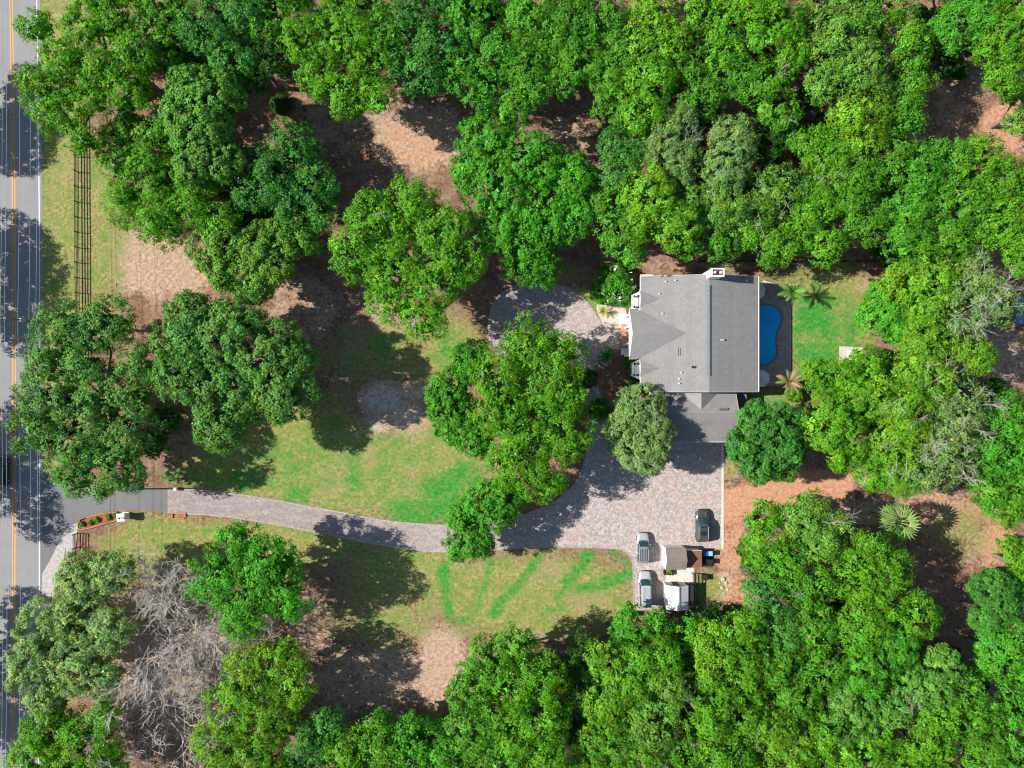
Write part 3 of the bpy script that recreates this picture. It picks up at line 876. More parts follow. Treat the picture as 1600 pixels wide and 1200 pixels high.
# kind, height, lobes "px,py,r", label, options
OAKS = [
 # ---- west: along the road and the fence
 ('bright', 13.5, '150,48,42 150,-12,36 108,100,40 92,165,42 58,45,24 52,128,22 128,215,24 195,35,34 205,140,34 165,105,26 150,150,30 215,85,30', 'broad bright green oak overhanging the road at top left, ground showing through it', dict(sparse=.1)),
 ('mid', 13, '250,55,42 268,12,36 232,100,26 225,-22,36', 'mid green oak right of the broad top left roadside oak', {}),
 ('blue', 13.5, '330,45,46 385,22,38 365,95,34 330,-25,38 390,-30,34', 'dark bluish green oak at the top edge above the knobbly crowned tree', {}),
 ('pale', 14.5, '300,140,36 335,155,42 318,215,44 350,250,30 282,180,26 300,262,26', 'pale knobbly crowned tall tree in the upper left woods', dict(puff=.62, leaf=.28, var=.6)),
 ('mid', 10.5, '195,222,36 232,255,34 245,215,28 180,255,24', 'low green tree over the north end of the black fence', {}),
 ('bright', 11, '205,312,40 255,298,44 250,345,42 302,322,38 320,285,28 345,345,26', 'green tree with a bright left flank beside the tan dirt patch', {}),
 ('blue', 12, '455,240,42 425,285,40 490,290,36 460,328,28 405,255,28 395,300,26 500,335,26', 'bluish green oak left of the sunlit dirt clearing', {}),
 ('olive', 11.5, '345,388,42 418,398,48 462,368,38 398,438,34 350,430,24', 'olive grey tree above the round oak in the left yard', dict(puff=.7, leaf=.24)),
 ('dull', 14.5, '298,535,48 370,520,54 432,560,54 360,615,54 288,590,40 442,615,44 345,670,34 300,490,34', 'large rounded dull green oak standing alone in the left yard', dict(puff=.75, leaf=.26)),
 ('dull', 13.5, '108,530,52 170,508,42 88,618,50 150,640,56 208,622,42 125,705,48 190,728,38 55,672,34 75,560,30 215,570,28 165,750,28 120,745,28 200,675,36 140,575,34', 'big open crowned oak hanging over the road and the driveway mouth', dict(sparse=.25, leaf=.25)),
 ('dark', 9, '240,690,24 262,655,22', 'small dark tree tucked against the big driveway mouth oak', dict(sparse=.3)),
 # ---- north woods, left of the house
 ('bright', 14, '478,60,34 540,58,40 508,118,38 545,152,34 582,98,38 590,150,26 600,58,28 530,-5,36 580,-12,34', 'bright yellow green oak jutting into the top of the dirt clearing', {}),
 ('mid', 13, '420,25,36 450,-5,30 420,-32,32', 'green tree cut by the top edge above the bright clearing oak', {}),
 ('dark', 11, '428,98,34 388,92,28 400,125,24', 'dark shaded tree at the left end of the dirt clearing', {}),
 ('blue', 13.5, '640,38,42 662,112,38 692,70,38 632,102,26 640,-25,36 690,-10,34', 'bluish green tree at the top of the clearing, first right of the bright oak', {}),
 ('emerald', 13.5, '742,38,42 750,-22,36 722,112,30 752,132,36 785,92,34', 'fresh green tree above the clearing, second right of the bright oak', {}),
 ('mid', 14, '832,28,42 820,-28,36 872,62,38 818,100,34 838,140,26 805,165,24', 'mid green tree at the top right of the clearing', {}),
 ('mid', 13.5, '905,95,38 898,35,38 890,130,24 890,-22,36', 'mid green tree over the dark gap right of the clearing', {}),
 ('bright', 15, '590,340,42 640,325,42 692,360,42 560,392,40 620,420,54 690,432,46 660,490,36 615,468,36 722,402,36', 'dense bright green oak in the middle of the front yard, above the lawn', dict(dead=3)),
 ('emerald', 13.5, '762,228,46 832,258,46 892,290,42 780,308,50 852,340,50 820,398,42 742,268,34 902,338,28 850,420,26 785,360,40', 'large light green feathery tree above the turning circle', dict(puff=.75, leaf=.24, low=1.5)),
 # ---- north woods, above the house
 ('mid', 13.5, '948,28,40 975,75,30 955,-28,36', 'first tree from left in the top row of the woods above the house', {}),
 ('lime', 14.5, '1000,66,30 1038,66,38 1020,20,34 1030,-28,34', 'lime green tree in the top row above the house, second from left', {}),
 ('mid', 14, '955,115,36 965,170,34', 'mid green tree at the left edge of the woods above the house', {}),
 ('bright', 14.5, '1014,130,42 1004,180,30', 'bright tree inside the left half of the woods, right of the edge tree', {}),
 ('bright', 14, '1128,42,36 1095,15,32 1110,-28,34 1130,92,34', 'bright green tree at the top edge right of the lime one', {}),
 ('mid', 13.5, '1078,115,32 1096,156,32', 'mid green tree below the top edge, left half of the north woods', {}),
 ('bright', 14.5, '1214,38,44 1225,92,34 1170,20,26 1200,-22,38', 'broad bright tree at the top edge straight above the chimney', {}),
 ('mid', 13.5, '1152,118,32 1192,142,34 1214,172,30', 'mid green tree above the dark hole in the woods', dict(dead=2)),
 ('olive', 14, '1278,30,38 1288,85,34 1280,-25,34', 'olive tree at the top edge left of the tall grey green one', dict(dead=1)),
 ('olive', 15, '1324,62,38 1340,8,34 1340,112,44 1295,135,30', 'tall grey green tree in the right half of the north woods', {}),
 ('bright', 14, '1375,20,40 1424,72,30 1390,-28,34', 'bright tree at the top edge beside the dark gap at upper right', {}),
 ('mid', 12.5, '1420,133,36 1402,170,32 1420,190,24', 'mid green tree at the left rim of the upper right brown clearing', {}),
 ('grey', 13.5, '1050,208,40 1052,250,40', 'pale grey green fine leaved tree, left of two such in the north woods', dict(puff=.6, leaf=.2, dead=1)),
 ('blue', 12.5, '972,238,34 968,275,30', 'bluish green tree at the left rim just below the mid woods', {}),
 ('grey', 13.5, '1144,222,38 1137,268,34', 'pale grey green fine leaved tree, right of two such in the north woods', dict(puff=.6, leaf=.2)),
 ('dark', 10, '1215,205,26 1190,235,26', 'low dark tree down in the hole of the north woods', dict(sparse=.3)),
 ('lime', 14, '1340,185,40 1345,225,28', 'lime green tree near the right rim of the north woods', {}),
 ('bright', 13.5, '1298,242,42 1265,225,24', 'bright round tree right of the hole in the north woods', {}),
 ('mid', 12.5, '1389,238,36 1375,275,26', 'mid green tree at the lower right rim of the north woods', {}),
 ('mid', 13, '1340,282,36 1350,350,34 1330,320,24', 'mid green tree at the right end of the front row behind the house', {}),
 ('olive', 13, '1217,300,38 1180,335,28', 'olive tree behind the chimney, one row back from the fence', dict(dead=2)),
 ('bright', 13, '1287,304,36 1270,350,38 1292,385,26', 'bright tree behind the back lawn corner of the house', dict(dead=2)),
 ('lime', 14, '1018,308,42 1055,355,34 1000,350,28', 'yellow green knobbly tree in the front row above the roof\'s left end', dict(puff=.7)),
 ('mid', 13, '972,367,34 958,322,28 985,395,20', 'mid green tree at the left end of the front row above the flowering shrub', {}),
 ('olive', 13, '1081,297,34 1130,325,34', 'olive tree one row back above the middle of the roof', dict(dead=2)),
 ('mid', 12, '1075,375,28 1123,380,30 1098,350,26', 'mid green tree in the front row left of the chimney', {}),
 ('bright', 12, '1207,378,34 1235,385,22 1168,370,20', 'bright tree in the front row right of the chimney', {}),
 # ---- north-east corner
 ('emerald', 14, '1490,45,30 1530,30,34 1510,-12,34 1460,-25,28', 'fresh green tree left in the top right corner, over the fallen trunk', {}),
 ('bright', 14, '1562,72,42 1595,25,38 1570,125,30 1560,-15,34 1610,90,34', 'bright tree filling the top right corner', dict(dead=1)),
 ('olive', 9, '1598,190,26 1590,150,22', 'small olive tree cut by the right edge beside the orange dirt', dict(dead=2)),
 # ---- east woods
 ('emerald', 13, '1430,272,38 1465,255,32', 'fresh green tree at the lower rim of the upper right clearing', {}),
 ('bright', 13.5, '1520,252,40 1570,285,36', 'bright tree right of the lower rim of the upper right clearing', {}),
 ('emerald', 13.5, '1418,330,40 1420,385,36', 'fresh green tree at the left rim of the east woods', {}),
 ('mid', 14, '1490,325,44 1480,375,36', 'mid green tree in the middle of the east woods', {}),
 ('bright', 14, '1558,345,42 1590,395,36', 'bright tree of the east woods near the right edge', {}),
 ('lime', 14.5, '1455,432,42 1410,440,30 1450,475,34', 'yellow green tree of the east woods just beyond the lawn', {}),
 ('grey', 14.5, '1520,450,44 1500,490,34 1552,478,34', 'grey green tree with bare whitish limbs on the right side', dict(dead=18, sparse=.25)),
 ('emerald', 9, '1390,472,38 1372,495,30 1410,510,30', 'low bushy bright tree bordering the lawn\'s right side', dict(puff=.7)),
 ('lime', 13, '1455,540,44 1510,550,38 1430,580,28', 'yellow green tree right of the white bench', {}),
 ('bright', 10, '1350,572,30 1300,595,34 1275,585,20', 'bright bushy tree at the lower end of the lawn', {}),
 ('bright', 13.5, '1300,658,42 1345,615,40 1318,700,32', 'bright green tree right of the bluish tree by the garage', dict(puff=.75)),
 ('lime', 14.5, '1400,625,46 1450,600,40 1405,690,44', 'yellow green tree with pale bare twigs in the big right hand cluster', dict(dead=13)),
 ('grey', 14, '1490,640,46 1480,700,42 1450,735,34', 'grey green tree thick with pale twigs, right end of the cluster', dict(dead=18, sparse=.2)),
 ('bright', 12.5, '1362,728,34 1405,748,28', 'bright tree just above the fan palm', dict(dead=2)),
 ('blue', 11.5, '1195,668,40 1170,700,34 1220,702,40 1190,726,27 1225,665,28', 'bluish green rounded tree beside the garage', dict(puff=.6, leaf=.22)),
 ('emerald', 13, '1570,655,38 1555,705,38 1592,720,34', 'fresh green tree cut by the right edge below the sandy strip', {}),
 ('mid', 12.5, '1545,755,36 1590,770,36 1565,795,28', 'mid green tree at the right edge above the tan path', {}),
 # ---- south-east woods
 ('bright', 9, '1591,866,32 1598,905,28', 'bright tree cut by the right edge below the tan path', {}),
 ('blue', 10, '1546,922,34 1546,964,28 1570,945,24', 'bluish shrubby tree at the right rim of the brown gully', dict(puff=.55, leaf=.22)),
 ('emerald', 12, '1561,1020,38 1590,1045,34 1592,1000,24', 'fresh green tree right of the brown gully near the right edge', {}),
 ('bright', 12.5, '1192,808,25 1194,848,36', 'bright tree at the left rim of the south east woods by the orange dirt', {}),
 ('olive', 14, '1257,809,34 1280,840,36 1302,824,25', 'olive tree at the top of the south east woods left of the fan palm', dict(dead=2)),
 ('mid', 13, '1226,878,36 1261,915,36', 'mid green tree inside the south east woods behind the rim tree', dict(dead=1)),
 ('bright', 13.5, '1344,890,42 1360,850,26 1392,888,30', 'bright tree below left of the fan palm', {}),
 ('blue', 13, '1201,938,38 1228,982,32', 'bluish tree at the left rim of the south east woods by the pale rocks', {}),
 ('bright', 14, '1362,942,40 1426,962,34 1344,982,36', 'bright tree bordering the dark brown gully on its left', {}),
 ('mid', 13.5, '1276,985,34 1285,1035,34', 'mid green tree in the middle of the south east woods', {}),
 ('emerald', 14, '1396,1006,34 1355,1044,40', 'fresh knobbly green tree low on the gully\'s left side', dict(puff=.6)),
 ('pale', 13, '1411,1052,34 1450,1072,32 1475,1040,28', 'pale green tree at the lower end of the brown gully', dict(puff=.6, dead=2)),
 ('mid', 13, '1212,1035,36 1242,1088,36', 'mid green tree right of the bright south wood column', {}),
 ('pale', 13.5, '1332,1110,42 1385,1098,38', 'pale knobbly tree near the bottom of the south east woods', dict(puff=.6, dead=1)),
 ('lime', 13.5, '1201,1147,40 1244,1165,32 1215,1215,36', 'lime green tree at the bottom edge below the sheds, to their right', {}),
 ('bright', 13, '1295,1145,30 1340,1188,36 1365,1155,34 1285,1208,36 1350,1230,30', 'bright tree at the bottom edge of the south east woods', {}),
 ('bright', 13.5, '1449,1160,42 1467,1105,34 1410,1215,36 1465,1222,36', 'bright tree at the bottom edge below the gully', {}),
 ('mid', 13, '1512,1125,38 1535,1162,36 1505,1080,30 1525,1220,36', 'mid green tree near the bottom right corner', {}),
 ('emerald', 13, '1576,1115,38 1588,1168,38 1590,1222,34', 'fresh green tree filling the bottom right corner', {}),
 # ---- south woods
 ('mid', 13, '806,1006,28 762,1031,34 737,1075,36', 'mid green oak at the left end of the south woods', dict(dead=1)),
 ('bright', 13.5, '794,1078,42 847,1054,36', 'bright tree behind the left end of the south woods', {}),
 ('mid', 13, '744,1138,42 780,1188,38 735,1205,36', 'mid green tree at the bottom edge, left end of the south woods', {}),
 ('bright', 13.5, '803,1144,40 850,1125,38 856,1182,34 835,1222,34', 'bright tree at the bottom edge left of the dark dip', {}),
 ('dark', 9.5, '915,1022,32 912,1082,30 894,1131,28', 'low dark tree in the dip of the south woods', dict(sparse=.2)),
 ('lime', 13, '950,1028,28 962,1070,34 944,1106,32', 'lime green tree right of the dark dip in the south woods', {}),
 ('emerald', 9.5, '990,981,32 1028,978,22', 'low fresh green tree just below the white van', {}),
 ('emerald', 9, '1069,987,26 1075,1015,22', 'low fresh green tree just below the white roofed shed', {}),
 ('bright', 13, '997,1036,30 1036,1032,28 994,1082,30', 'bright tree one row behind the white van', {}),
 ('olive', 13.5, '1044,1082,34 1022,1131,36', 'olive tree in the middle of the south woods', dict(dead=1)),
 ('bright', 13.5, '950,1152,40 1000,1184,34 920,1205,34 965,1222,34', 'bright tree at the bottom edge right of the dark dip', {}),
 ('mid', 12.5, '1069,1175,36 1040,1215,34 1095,1222,32', 'mid green tree at the bottom edge straight below the sheds', dict(dead=2)),
 ('lime', 12.5, '1116,1003,30 1106,1044,32', 'lime green tree below right of the white roofed shed', {}),
 ('bright', 13, '1162,981,30 1156,1028,32', 'bright tree forming a column in the south woods below the orange dirt', {}),
 ('bright', 13.5, '1119,1087,34 1162,1072,32 1106,1126,34', 'bright tree in the right half of the south woods, middle row', {}),
 ('bright', 13.5, '1162,1126,38 1131,1177,38 1155,1215,36', 'bright tree at the bottom edge in the right half of the south woods', {}),
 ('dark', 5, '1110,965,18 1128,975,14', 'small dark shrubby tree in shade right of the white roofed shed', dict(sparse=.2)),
 # ---- south-west
 ('emerald', 14, '368,860,42 420,880,46 340,908,42 400,930,52 450,930,36 382,970,30', 'deep green round oak standing alone below the driveway', {}),
 ('silver', 12, '130,905,40 82,985,46 142,958,44 58,1040,40 120,1040,48 175,895,32 178,985,30 160,1060,32 75,1085,30', 'feathery grey green tree leaning over the lower road', dict(puff=.65, leaf=.2, sparse=.15, dead=4)),
 ('bright', 12, '90,1140,46 142,1160,42 58,1180,36 165,1120,26 110,1218,38 170,1215,28', 'yellow green tree at the bottom left corner by the road', {}),
 ('lime', 13, '440,1030,36 400,1062,46 370,1102,42 462,1072,30 420,1120,44', 'lime green tree right of the bare grey trees', {}),
 ('lime', 12.5, '350,1160,42 400,1182,38 360,1222,34 430,1215,32', 'lime green tree at the bottom edge right of the bare grey trees', {}),
 ('blue', 11, '480,1158,40 515,1135,26 485,1215,34', 'dark bluish tree at the bottom edge below the shaded dirt', {}),
 ('lime', 10, '545,1182,36 560,1150,22 555,1222,30', 'yellow tree at the bottom edge below the shaded dirt', {}),
 ('mid', 11, '600,1170,38 590,1135,24 615,1218,34', 'mid green tree at the bottom edge, middle of the low hedge line', {}),
 ('emerald', 11, '655,1160,40 690,1185,34 640,1140,22 680,1222,34', 'fresh green tree at the bottom edge left of the south woods', {}),
 # ---- the island in the turning circle and near the house
 ('bright', 13.5, '830,542,42 870,562,42 785,588,40 850,622,54 882,682,40 812,682,50 840,740,42 800,722,36 782,640,42 880,620,36', 'big rounded oak on the island inside the turning circle', {}),
 ('emerald', 10.5, '735,570,32 702,612,34 716,655,36 742,685,28 700,640,26', 'dense deep green tree against the left side of the island oak', dict(puff=.7)),
 ('emerald', 10, '770,790,36 735,840,36 790,772,26 730,808,28', 'deep green tree overhanging the driveway below the island oak', dict(puff=.7)),
 ('silver', 10.5, '1000,640,36 1002,700,40 972,678,30 1024,676,26 985,650,24 1015,718,20', 'wispy olive tree with drooping twigs in front of the garage', dict(puff=.5, leaf=.17, droop=.8, var=.6, dead=3)),
]
WEST = [
 ('bright', 12.5, '-135,95,42 -150,150,46 -140,205,40', 'roadside oak across the road that shades its upper stretch', {}),
 ('mid', 12.5, '-150,350,44 -130,400,46 -150,440,46 -135,500,40', 'roadside oak across the road shading the stretch beside the fence', {}),
 ('bright', 12, '-130,640,40 -140,700,46 -135,770,42 -120,830,26', 'roadside oak across the road opposite the driveway mouth', {}),
 ('mid', 12.5, '-140,980,42 -130,1040,46 -145,1100,44 -130,1165,46', 'roadside oak across the road at the lower left', {}),
]
for i, (kind, h, ls, label, opt) in enumerate(OAKS):
    make_tree('oak_tree', lob(ls), h, kind, label, seed=100 + i, **opt)
def undergrowth(zones, label, seed, n_per=0.085):
    rng = np.random.default_rng(seed)
    L = []
    for x, y, rx, ry in zones:
        k = int(math.pi * rx * ry / 100 * n_per)
        a, q = rng.uniform(0, 6.283, k), np.sqrt(rng.uniform(0, 1, k))
        for X_, Y_ in zip(x + np.cos(a) * q * rx, y + np.sin(a) * q * ry):
            g = P(X_, Y_)
            r_ = rng.uniform(.7, 1.6)
            L.append((g[0], g[1], r_ * .35, r_, .8))
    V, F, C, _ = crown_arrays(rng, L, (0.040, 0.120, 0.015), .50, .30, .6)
    tag(link('undergrowth', np_mesh('undergrowth', V, F, M['leaf'], C)), label, 'undergrowth', kind='stuff')
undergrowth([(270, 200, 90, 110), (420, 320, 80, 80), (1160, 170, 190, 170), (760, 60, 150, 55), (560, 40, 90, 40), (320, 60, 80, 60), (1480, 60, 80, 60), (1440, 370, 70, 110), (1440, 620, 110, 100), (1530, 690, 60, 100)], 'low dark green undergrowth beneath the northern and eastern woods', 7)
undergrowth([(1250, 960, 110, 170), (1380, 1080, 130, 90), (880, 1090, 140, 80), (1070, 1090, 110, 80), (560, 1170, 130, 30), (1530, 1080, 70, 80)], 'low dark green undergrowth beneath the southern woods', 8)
for i, (kind, h, ls, label, opt) in enumerate(WEST):
    make_tree('oak_tree', lob(ls), h, kind, label, seed=900 + i, **opt)

# ------------------------------------------------------------------ bare grey trees
def bare_tree(px, py, rad, h, label, seed, limbs=9):
    rng = np.random.default_rng(seed)
    X, Y, _ = P(px, py, h * 0.6)
    o = empty('bare_tree', (X, Y, 0), 0, label, 'tree')
    segs = limb_segs(rng, (0, 0, -0.1), (0.2, 0.1, h * 0.3), 0.32, 0.24, 3, 0.03)
    link('trunk', np_mesh('trunk', *tri_tubes(segs), M['greybark']), o)
    for k in range(limbs):
        a = 2 * math.pi * (k + rng.uniform(-.3, .3)) / limbs
        s = bare_segs(rng, (0.15, 0.1, h * rng.uniform(0.22, 0.3)), (math.cos(a), math.sin(a), rng.uniform(0.35, 0.9)), rad * rng.uniform(0.8, 1.1), 0.14, 4, 0.62, 0.2, 0.036)
        link('limb', np_mesh('limb', *tri_tubes(s, 3), M['greybark']), o)
bare_tree(280, 965, 6.8, 9, 'bare grey leafless tree, upper of two left of the deep green oak', 11, 9)
bare_tree(248, 1135, 7.2, 8.5, 'bare grey leafless tree, lower of two by the bottom edge', 12, 9)
bare_tree(365, 1005, 4.6, 7, 'small bare grey tree poking out under the deep green oak', 13, 7)

# ------------------------------------------------------------------ shrubs
make_tree('flowering_shrub', [(960, 445, 30), (975, 462, 18), (942, 458, 16), (962, 428, 18)], 3.6, 'emerald', 'round green shrub dotted with white blossoms by the house corner', 'shrub', seed=41, puff=.5, leaf=.16, trunk=.07)
fs = [o for o in bpy.data.objects if o.name.startswith('flowering_shrub')][0]
frng = np.random.default_rng(17)
fv, ff = [], []
for k in range(70):
    d = frng.normal(size=3); d[2] = abs(d[2]) + .3; d /= np.linalg.norm(d)
    c = np.array([d[0] * 3.0, d[1] * 3.0, 2.0 + d[2] * 1.75]) * frng.uniform(.86, 1.02)
    for q in range(3):
        u, w = frng.normal(size=3) * .14, frng.normal(size=3) * .14
        fv += [c - u, c + u, c + w]
        ff.append((len(fv) - 3, len(fv) - 2, len(fv) - 1))
bl = link('blossoms', mesh('blossoms', fv, ff, M['white']), fs)
bl['kind'] = 'stuff'
SHR = [
 (984, 566, 7, 1.3, 'emerald', 'small shrub under the big front gable, nearest the door'),
 (988, 580, 7, 1.3, 'mid', 'small shrub below the lower bay window, upper of the pair'),
 (989, 596, 8, 1.4, 'dark', 'small shrub below the lower bay window, lower of the pair'),
 (986, 612, 9, 1.6, 'mid', 'shrub at the house corner above the wispy olive tree'),
 (935, 640, 15, 2.0, 'emerald', 'shrub on the right rim of the island'),
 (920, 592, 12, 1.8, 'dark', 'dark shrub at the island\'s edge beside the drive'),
 (1240, 612, 14, 1.2, 'lime', 'lime green clump below the lower poolside palm'),
 (440, 165, 14, 1.2, 'dark', 'small dark shrub in the shade of the dirt clearing'),
]
for k, (x, y, r, h, kind, lb) in enumerate(SHR):
    make_tree('shrub', [(x, y, r), (x + r * .4, y - r * .3, r * .6)], h, kind, lb, 'shrub', seed=60 + k, puff=.35, leaf=.15, trunk=.05, flat=.8)
for k, (x, y) in enumerate([(129, 819), (142, 816), (153, 812), (170, 808), (182, 805)]):
    nm = ['first', 'second', 'third', 'fourth', 'fifth'][k]
    make_tree('planter_shrub', [(x, y, 3.6), (x + 1, y + 1, 2.5)], 0.85, 'lime' if k > 1 else 'mid', nm + ' clipped shrub from the road in the red mulch bed', 'shrub',
              'clipped shrubs in the entrance bed', seed=80 + k, puff=.18, leaf=.10, trunk=.03, flat=.8)

# ------------------------------------------------------------------ palms
def fan_leaf(rng, col, size):
    """One fan palm leaf: stalk along +X, a folded fan of pointed fingers."""
    V, F = [], []
    st = size * 0.9
    V += [(0, -.05, 0), (0, .05, 0), (st, .04, .12), (st, -.04, .12)]
    F += [(0, 1, 2), (0, 2, 3)]
    n = 7
    for i in range(n):
        a = (i - (n - 1) / 2) / n * 2.5
        ln = size * (1.0 - 0.12 * abs(a))
        c, s = math.cos(a), math.sin(a)
        w = 0.07 * size / 0.9
        b = len(V)
        V += [(st, 0, .12), (st + c * ln * .55 - s * w, s * ln * .55 + c * w, .05), (st + c * ln, s * ln, -.30 * ln), (st + c * ln * .55 + s * w, s * ln * .55 - c * w, .05), (st + c * ln * .55, s * ln * .55, .13)]
        F += [(b, b + 1, b + 4), (b, b + 4, b + 3), (b + 4, b + 1, b + 2), (b + 4, b + 2, b + 3)]
    V = np.array(V); C = np.array(col) * np.exp(rng.normal(size=(len(V), 1)) * .06)
    return np_mesh('frond', V, np.array(F), M['leaf'], C)

def pinnate_leaf(rng, col, ln, width=0.30, arch=0.35, n=22):
    V, F = [], []
    def rib(t_): return np.array([ln * t_, 0, arch * ln * (math.sin(t_ * 2.2) * .55 - t_ * t_ * .55)])
    for i in range(n):
        t_ = 0.08 + 0.92 * i / (n - 1)
        p, q = rib(t_ - .02), rib(min(1, t_ + .02))
        w = width * ln * math.sin(math.pi * min(.97, 0.12 + t_ * .85)) + .05
        for s in (-1, 1):
            b = len(V)
            tip = rib(t_) + np.array([w * .55, s * w, -.18 * w])
            V += [p, q, tip]
            F += [(b, b + 1, b + 2)]
    for i in range(6):
        p, q = rib(i / 6), rib((i + 1) / 6)
        b = len(V)
        V += [p + (0, -.025, .01), p + (0, .025, .01), q + (0, .02, .01), q + (0, -.02, .01)]
        F += [(b, b + 1, b + 2), (b, b + 2, b + 3)]
    V = np.array(V); C = np.array(col) * np.exp(rng.normal(size=(len(V), 1)) * .08)
    return np_mesh('frond', V, np.array(F), M['leaf'], C)

def palm(px, py, h, label, leaves, n, seed, tilt=(-0.2, 1.2), trunk_r=0.2, cat='palm', name='palm_tree', lean=(0, 0), scale=1.0):
    rng = np.random.default_rng(seed)
    X, Y, _ = P(px, py, h)
    o = empty(name, (X - lean[0], Y - lean[1], 0), 0, label, cat)
    if h > 0.5:
        mb = MB()
        for k in range(8):
            a, b = k / 8, (k + 1) / 8
            mb.tube((lean[0] * a, lean[1] * a, h * a - (.05 if k == 0 else 0)), (lean[0] * b, lean[1] * b, h * b), trunk_r * (1.15 - .2 * a), trunk_r * (1.02 - .2 * a), 10, k in (0, 7))
        mb.build('trunk', M['polewood'], o)
    for k in range(n):
        a = k * 2.39996 + rng.uniform(-.2, .2)
        t_ = tilt[0] + (tilt[1] - tilt[0]) * (k / (n - 1)) + rng.uniform(-.1, .1)
        f = link('frond', leaves[int(rng.integers(len(leaves)))], o, (lean[0], lean[1], h), (rng.uniform(-.3, .3), -t_, a))
        f.scale = (scale * rng.uniform(.85, 1.12),) * 3
    return o
prng = np.random.default_rng(5)
fan = [fan_leaf(prng, (0.17, 0.29, 0.06), 1.7), fan_leaf(prng, (0.11, 0.25, 0.05), 1.6), fan_leaf(prng, (0.25, 0.33, 0.12), 1.5)]
palm(1402, 815, 7.0, 'large fan palm standing alone in the tan clearing at right', fan, 34, 3, (-0.55, 1.0), scale=1.05)
pin = [pinnate_leaf(prng, (0.10, 0.26, 0.05), 2.1, .22), pinnate_leaf(prng, (0.15, 0.29, 0.06), 1.9, .22)]
palm(1239, 455, 3.6, 'green feather palm at the upper corner of the pool deck', pin, 15, 7, (-0.5, 1.1), .14, lean=(0.7, 0.9), scale=1.15)
tanpin = [pinnate_leaf(prng, (0.42, 0.30, 0.17), 2.2, .14), pinnate_leaf(prng, (0.36, 0.29, 0.14), 2.0, .14), pinnate_leaf(prng, (0.17, 0.28, 0.06), 1.7, .16)]
palm(1233, 596, 3.2, 'palm with tan dry fronds at the lower corner of the pool deck', tanpin, 20, 9, (-0.3, 1.1), .16, scale=1.1)
sago = [pinnate_leaf(prng, (0.05, 0.19, 0.04), 1.35, .10, .3, 26)]
palm(948, 557, 0.6, 'dark green sago palm in its ringed bed by the front door', sago, 40, 21, (-0.1, 1.25), .18, 'sago', 'sago_palm', scale=1.1)
yel = [pinnate_leaf(prng, (0.34, 0.38, 0.04), 1.15, .15, .4, 18)]
palm(943, 487, 0.35, 'small yellow green cycad in the cream gravel bed', yel, 22, 22, (0.1, 1.3), .10, 'sago', 'cycad_plant')
# ------------------------------------------------------------------ the house
def window(parent, axis, c, a, z0, w, h, out):
    """A framed window on a wall plane: axis 'X' means the wall faces +-X at x = c, centred on y = a."""
    fr = MB(); gl = MB()
    t = 0.07
    def bx(m, a0, a1, zz0, zz1, d0, d1):
        lo, hi = sorted((c + d0 * out, c + d1 * out))
        if axis == 'X': m.box(lo, hi, a0, a1, zz0, zz1)
        else: m.box(a0, a1, lo, hi, zz0, zz1)
    bx(fr, a - w / 2 - t, a + w / 2 + t, z0 + h, z0 + h + t, 0.0, 0.06)
    bx(fr, a - w / 2 - t, a + w / 2 + t, z0 - t, z0, 0.0, 0.09)
    bx(fr, a - w / 2 - t, a - w / 2, z0, z0 + h, 0.0, 0.06)
    bx(fr, a + w / 2, a + w / 2 + t, z0, z0 + h, 0.0, 0.06)
    bx(fr, a - .02, a + .02, z0, z0 + h, 0.012, 0.05)
    o = fr.build('window', M['white'], parent)
    bx(gl, a - w / 2, a + w / 2, z0, z0 + h, -0.02, 0.01)
    gl.build('pane', M['darkglass'], o)

hs = empty('house', (0, 0, 0), 0, 'white two storey house with grey shingled gable roofs and chimney', 'house')
XW, XE, YS, YN, ZE = 19.1, 36.56, -1.14, 15.95, 5.6
XR, ZR = 28.76, 7.5
TH = 0.16
# walls
MB().prism([(XW + .9, YS + .55), (XE - .6, YS + .55), (XE - .6, YN - .5), (XW + .9, YN - .5)], 0, ZE - .12).build('wall', M['white'], hs)
g = MB()
for y in (YS + .552, YN - .502):
    g.add([(XW + .9, y, ZE - .13), (XE - .6, y, ZE - .13), (XR, y, ZR - .22)], [(0, 1, 2)])
g.build('gable_wall', M['white'], hs)
# main roof slopes
sl = MB().slab([(XW, YS, ZE), (XR - .001, YS, ZR), (XR - .001, YN, ZR), (XW, YN, ZE)], TH).build('roof_slope', M['roofx'], hs)
sl2 = MB().slab([(XR + .001, YS, ZR), (XE, YS, ZE), (XE, YN, ZE), (XR + .001, YN, ZR)], TH).build('roof_slope', M['roofx'], hs)
# fascia and gutters
MB().box(XE + .004, XE + .10, YS, YN, ZE - .2, ZE + .012).build('gutter', M['white'], hs)
for y0, y1 in ((YS - .05, YS - .003), (YN + .003, YN + .05)):
    f = MB()
    f.add([(XW, y0, ZE - .2), (XW, y1, ZE - .2), (XW, y1, ZE + .015), (XW, y0, ZE + .015), (XR, y0, ZR - .2), (XR, y1, ZR - .2), (XR, y1, ZR + .015), (XR, y0, ZR + .015)],
          [(0, 1, 2, 3), (4, 7, 6, 5), (0, 4, 5, 1), (1, 5, 6, 2), (2, 6, 7, 3), (3, 7, 4, 0)])
    f.add([(XE, y0, ZE - .2), (XE, y1, ZE - .2), (XE, y1, ZE + .015), (XE, y0, ZE + .015), (XR, y0, ZR - .2), (XR, y1, ZR - .2), (XR, y1, ZR + .015), (XR, y0, ZR + .015)],
          [(0, 1, 2, 3), (4, 7, 6, 5), (0, 4, 5, 1), (1, 5, 6, 2), (2, 6, 7, 3), (3, 7, 4, 0)])
    f.build('fascia', M['trim'], hs)
MB().box(XW - .10, XW - .004, YS, 3.4, ZE - .18, ZE - .01).box(XW - .10, XW - .004, 11.25, YN, ZE - .18, ZE - .01).build('gutter', M['trim'], hs)
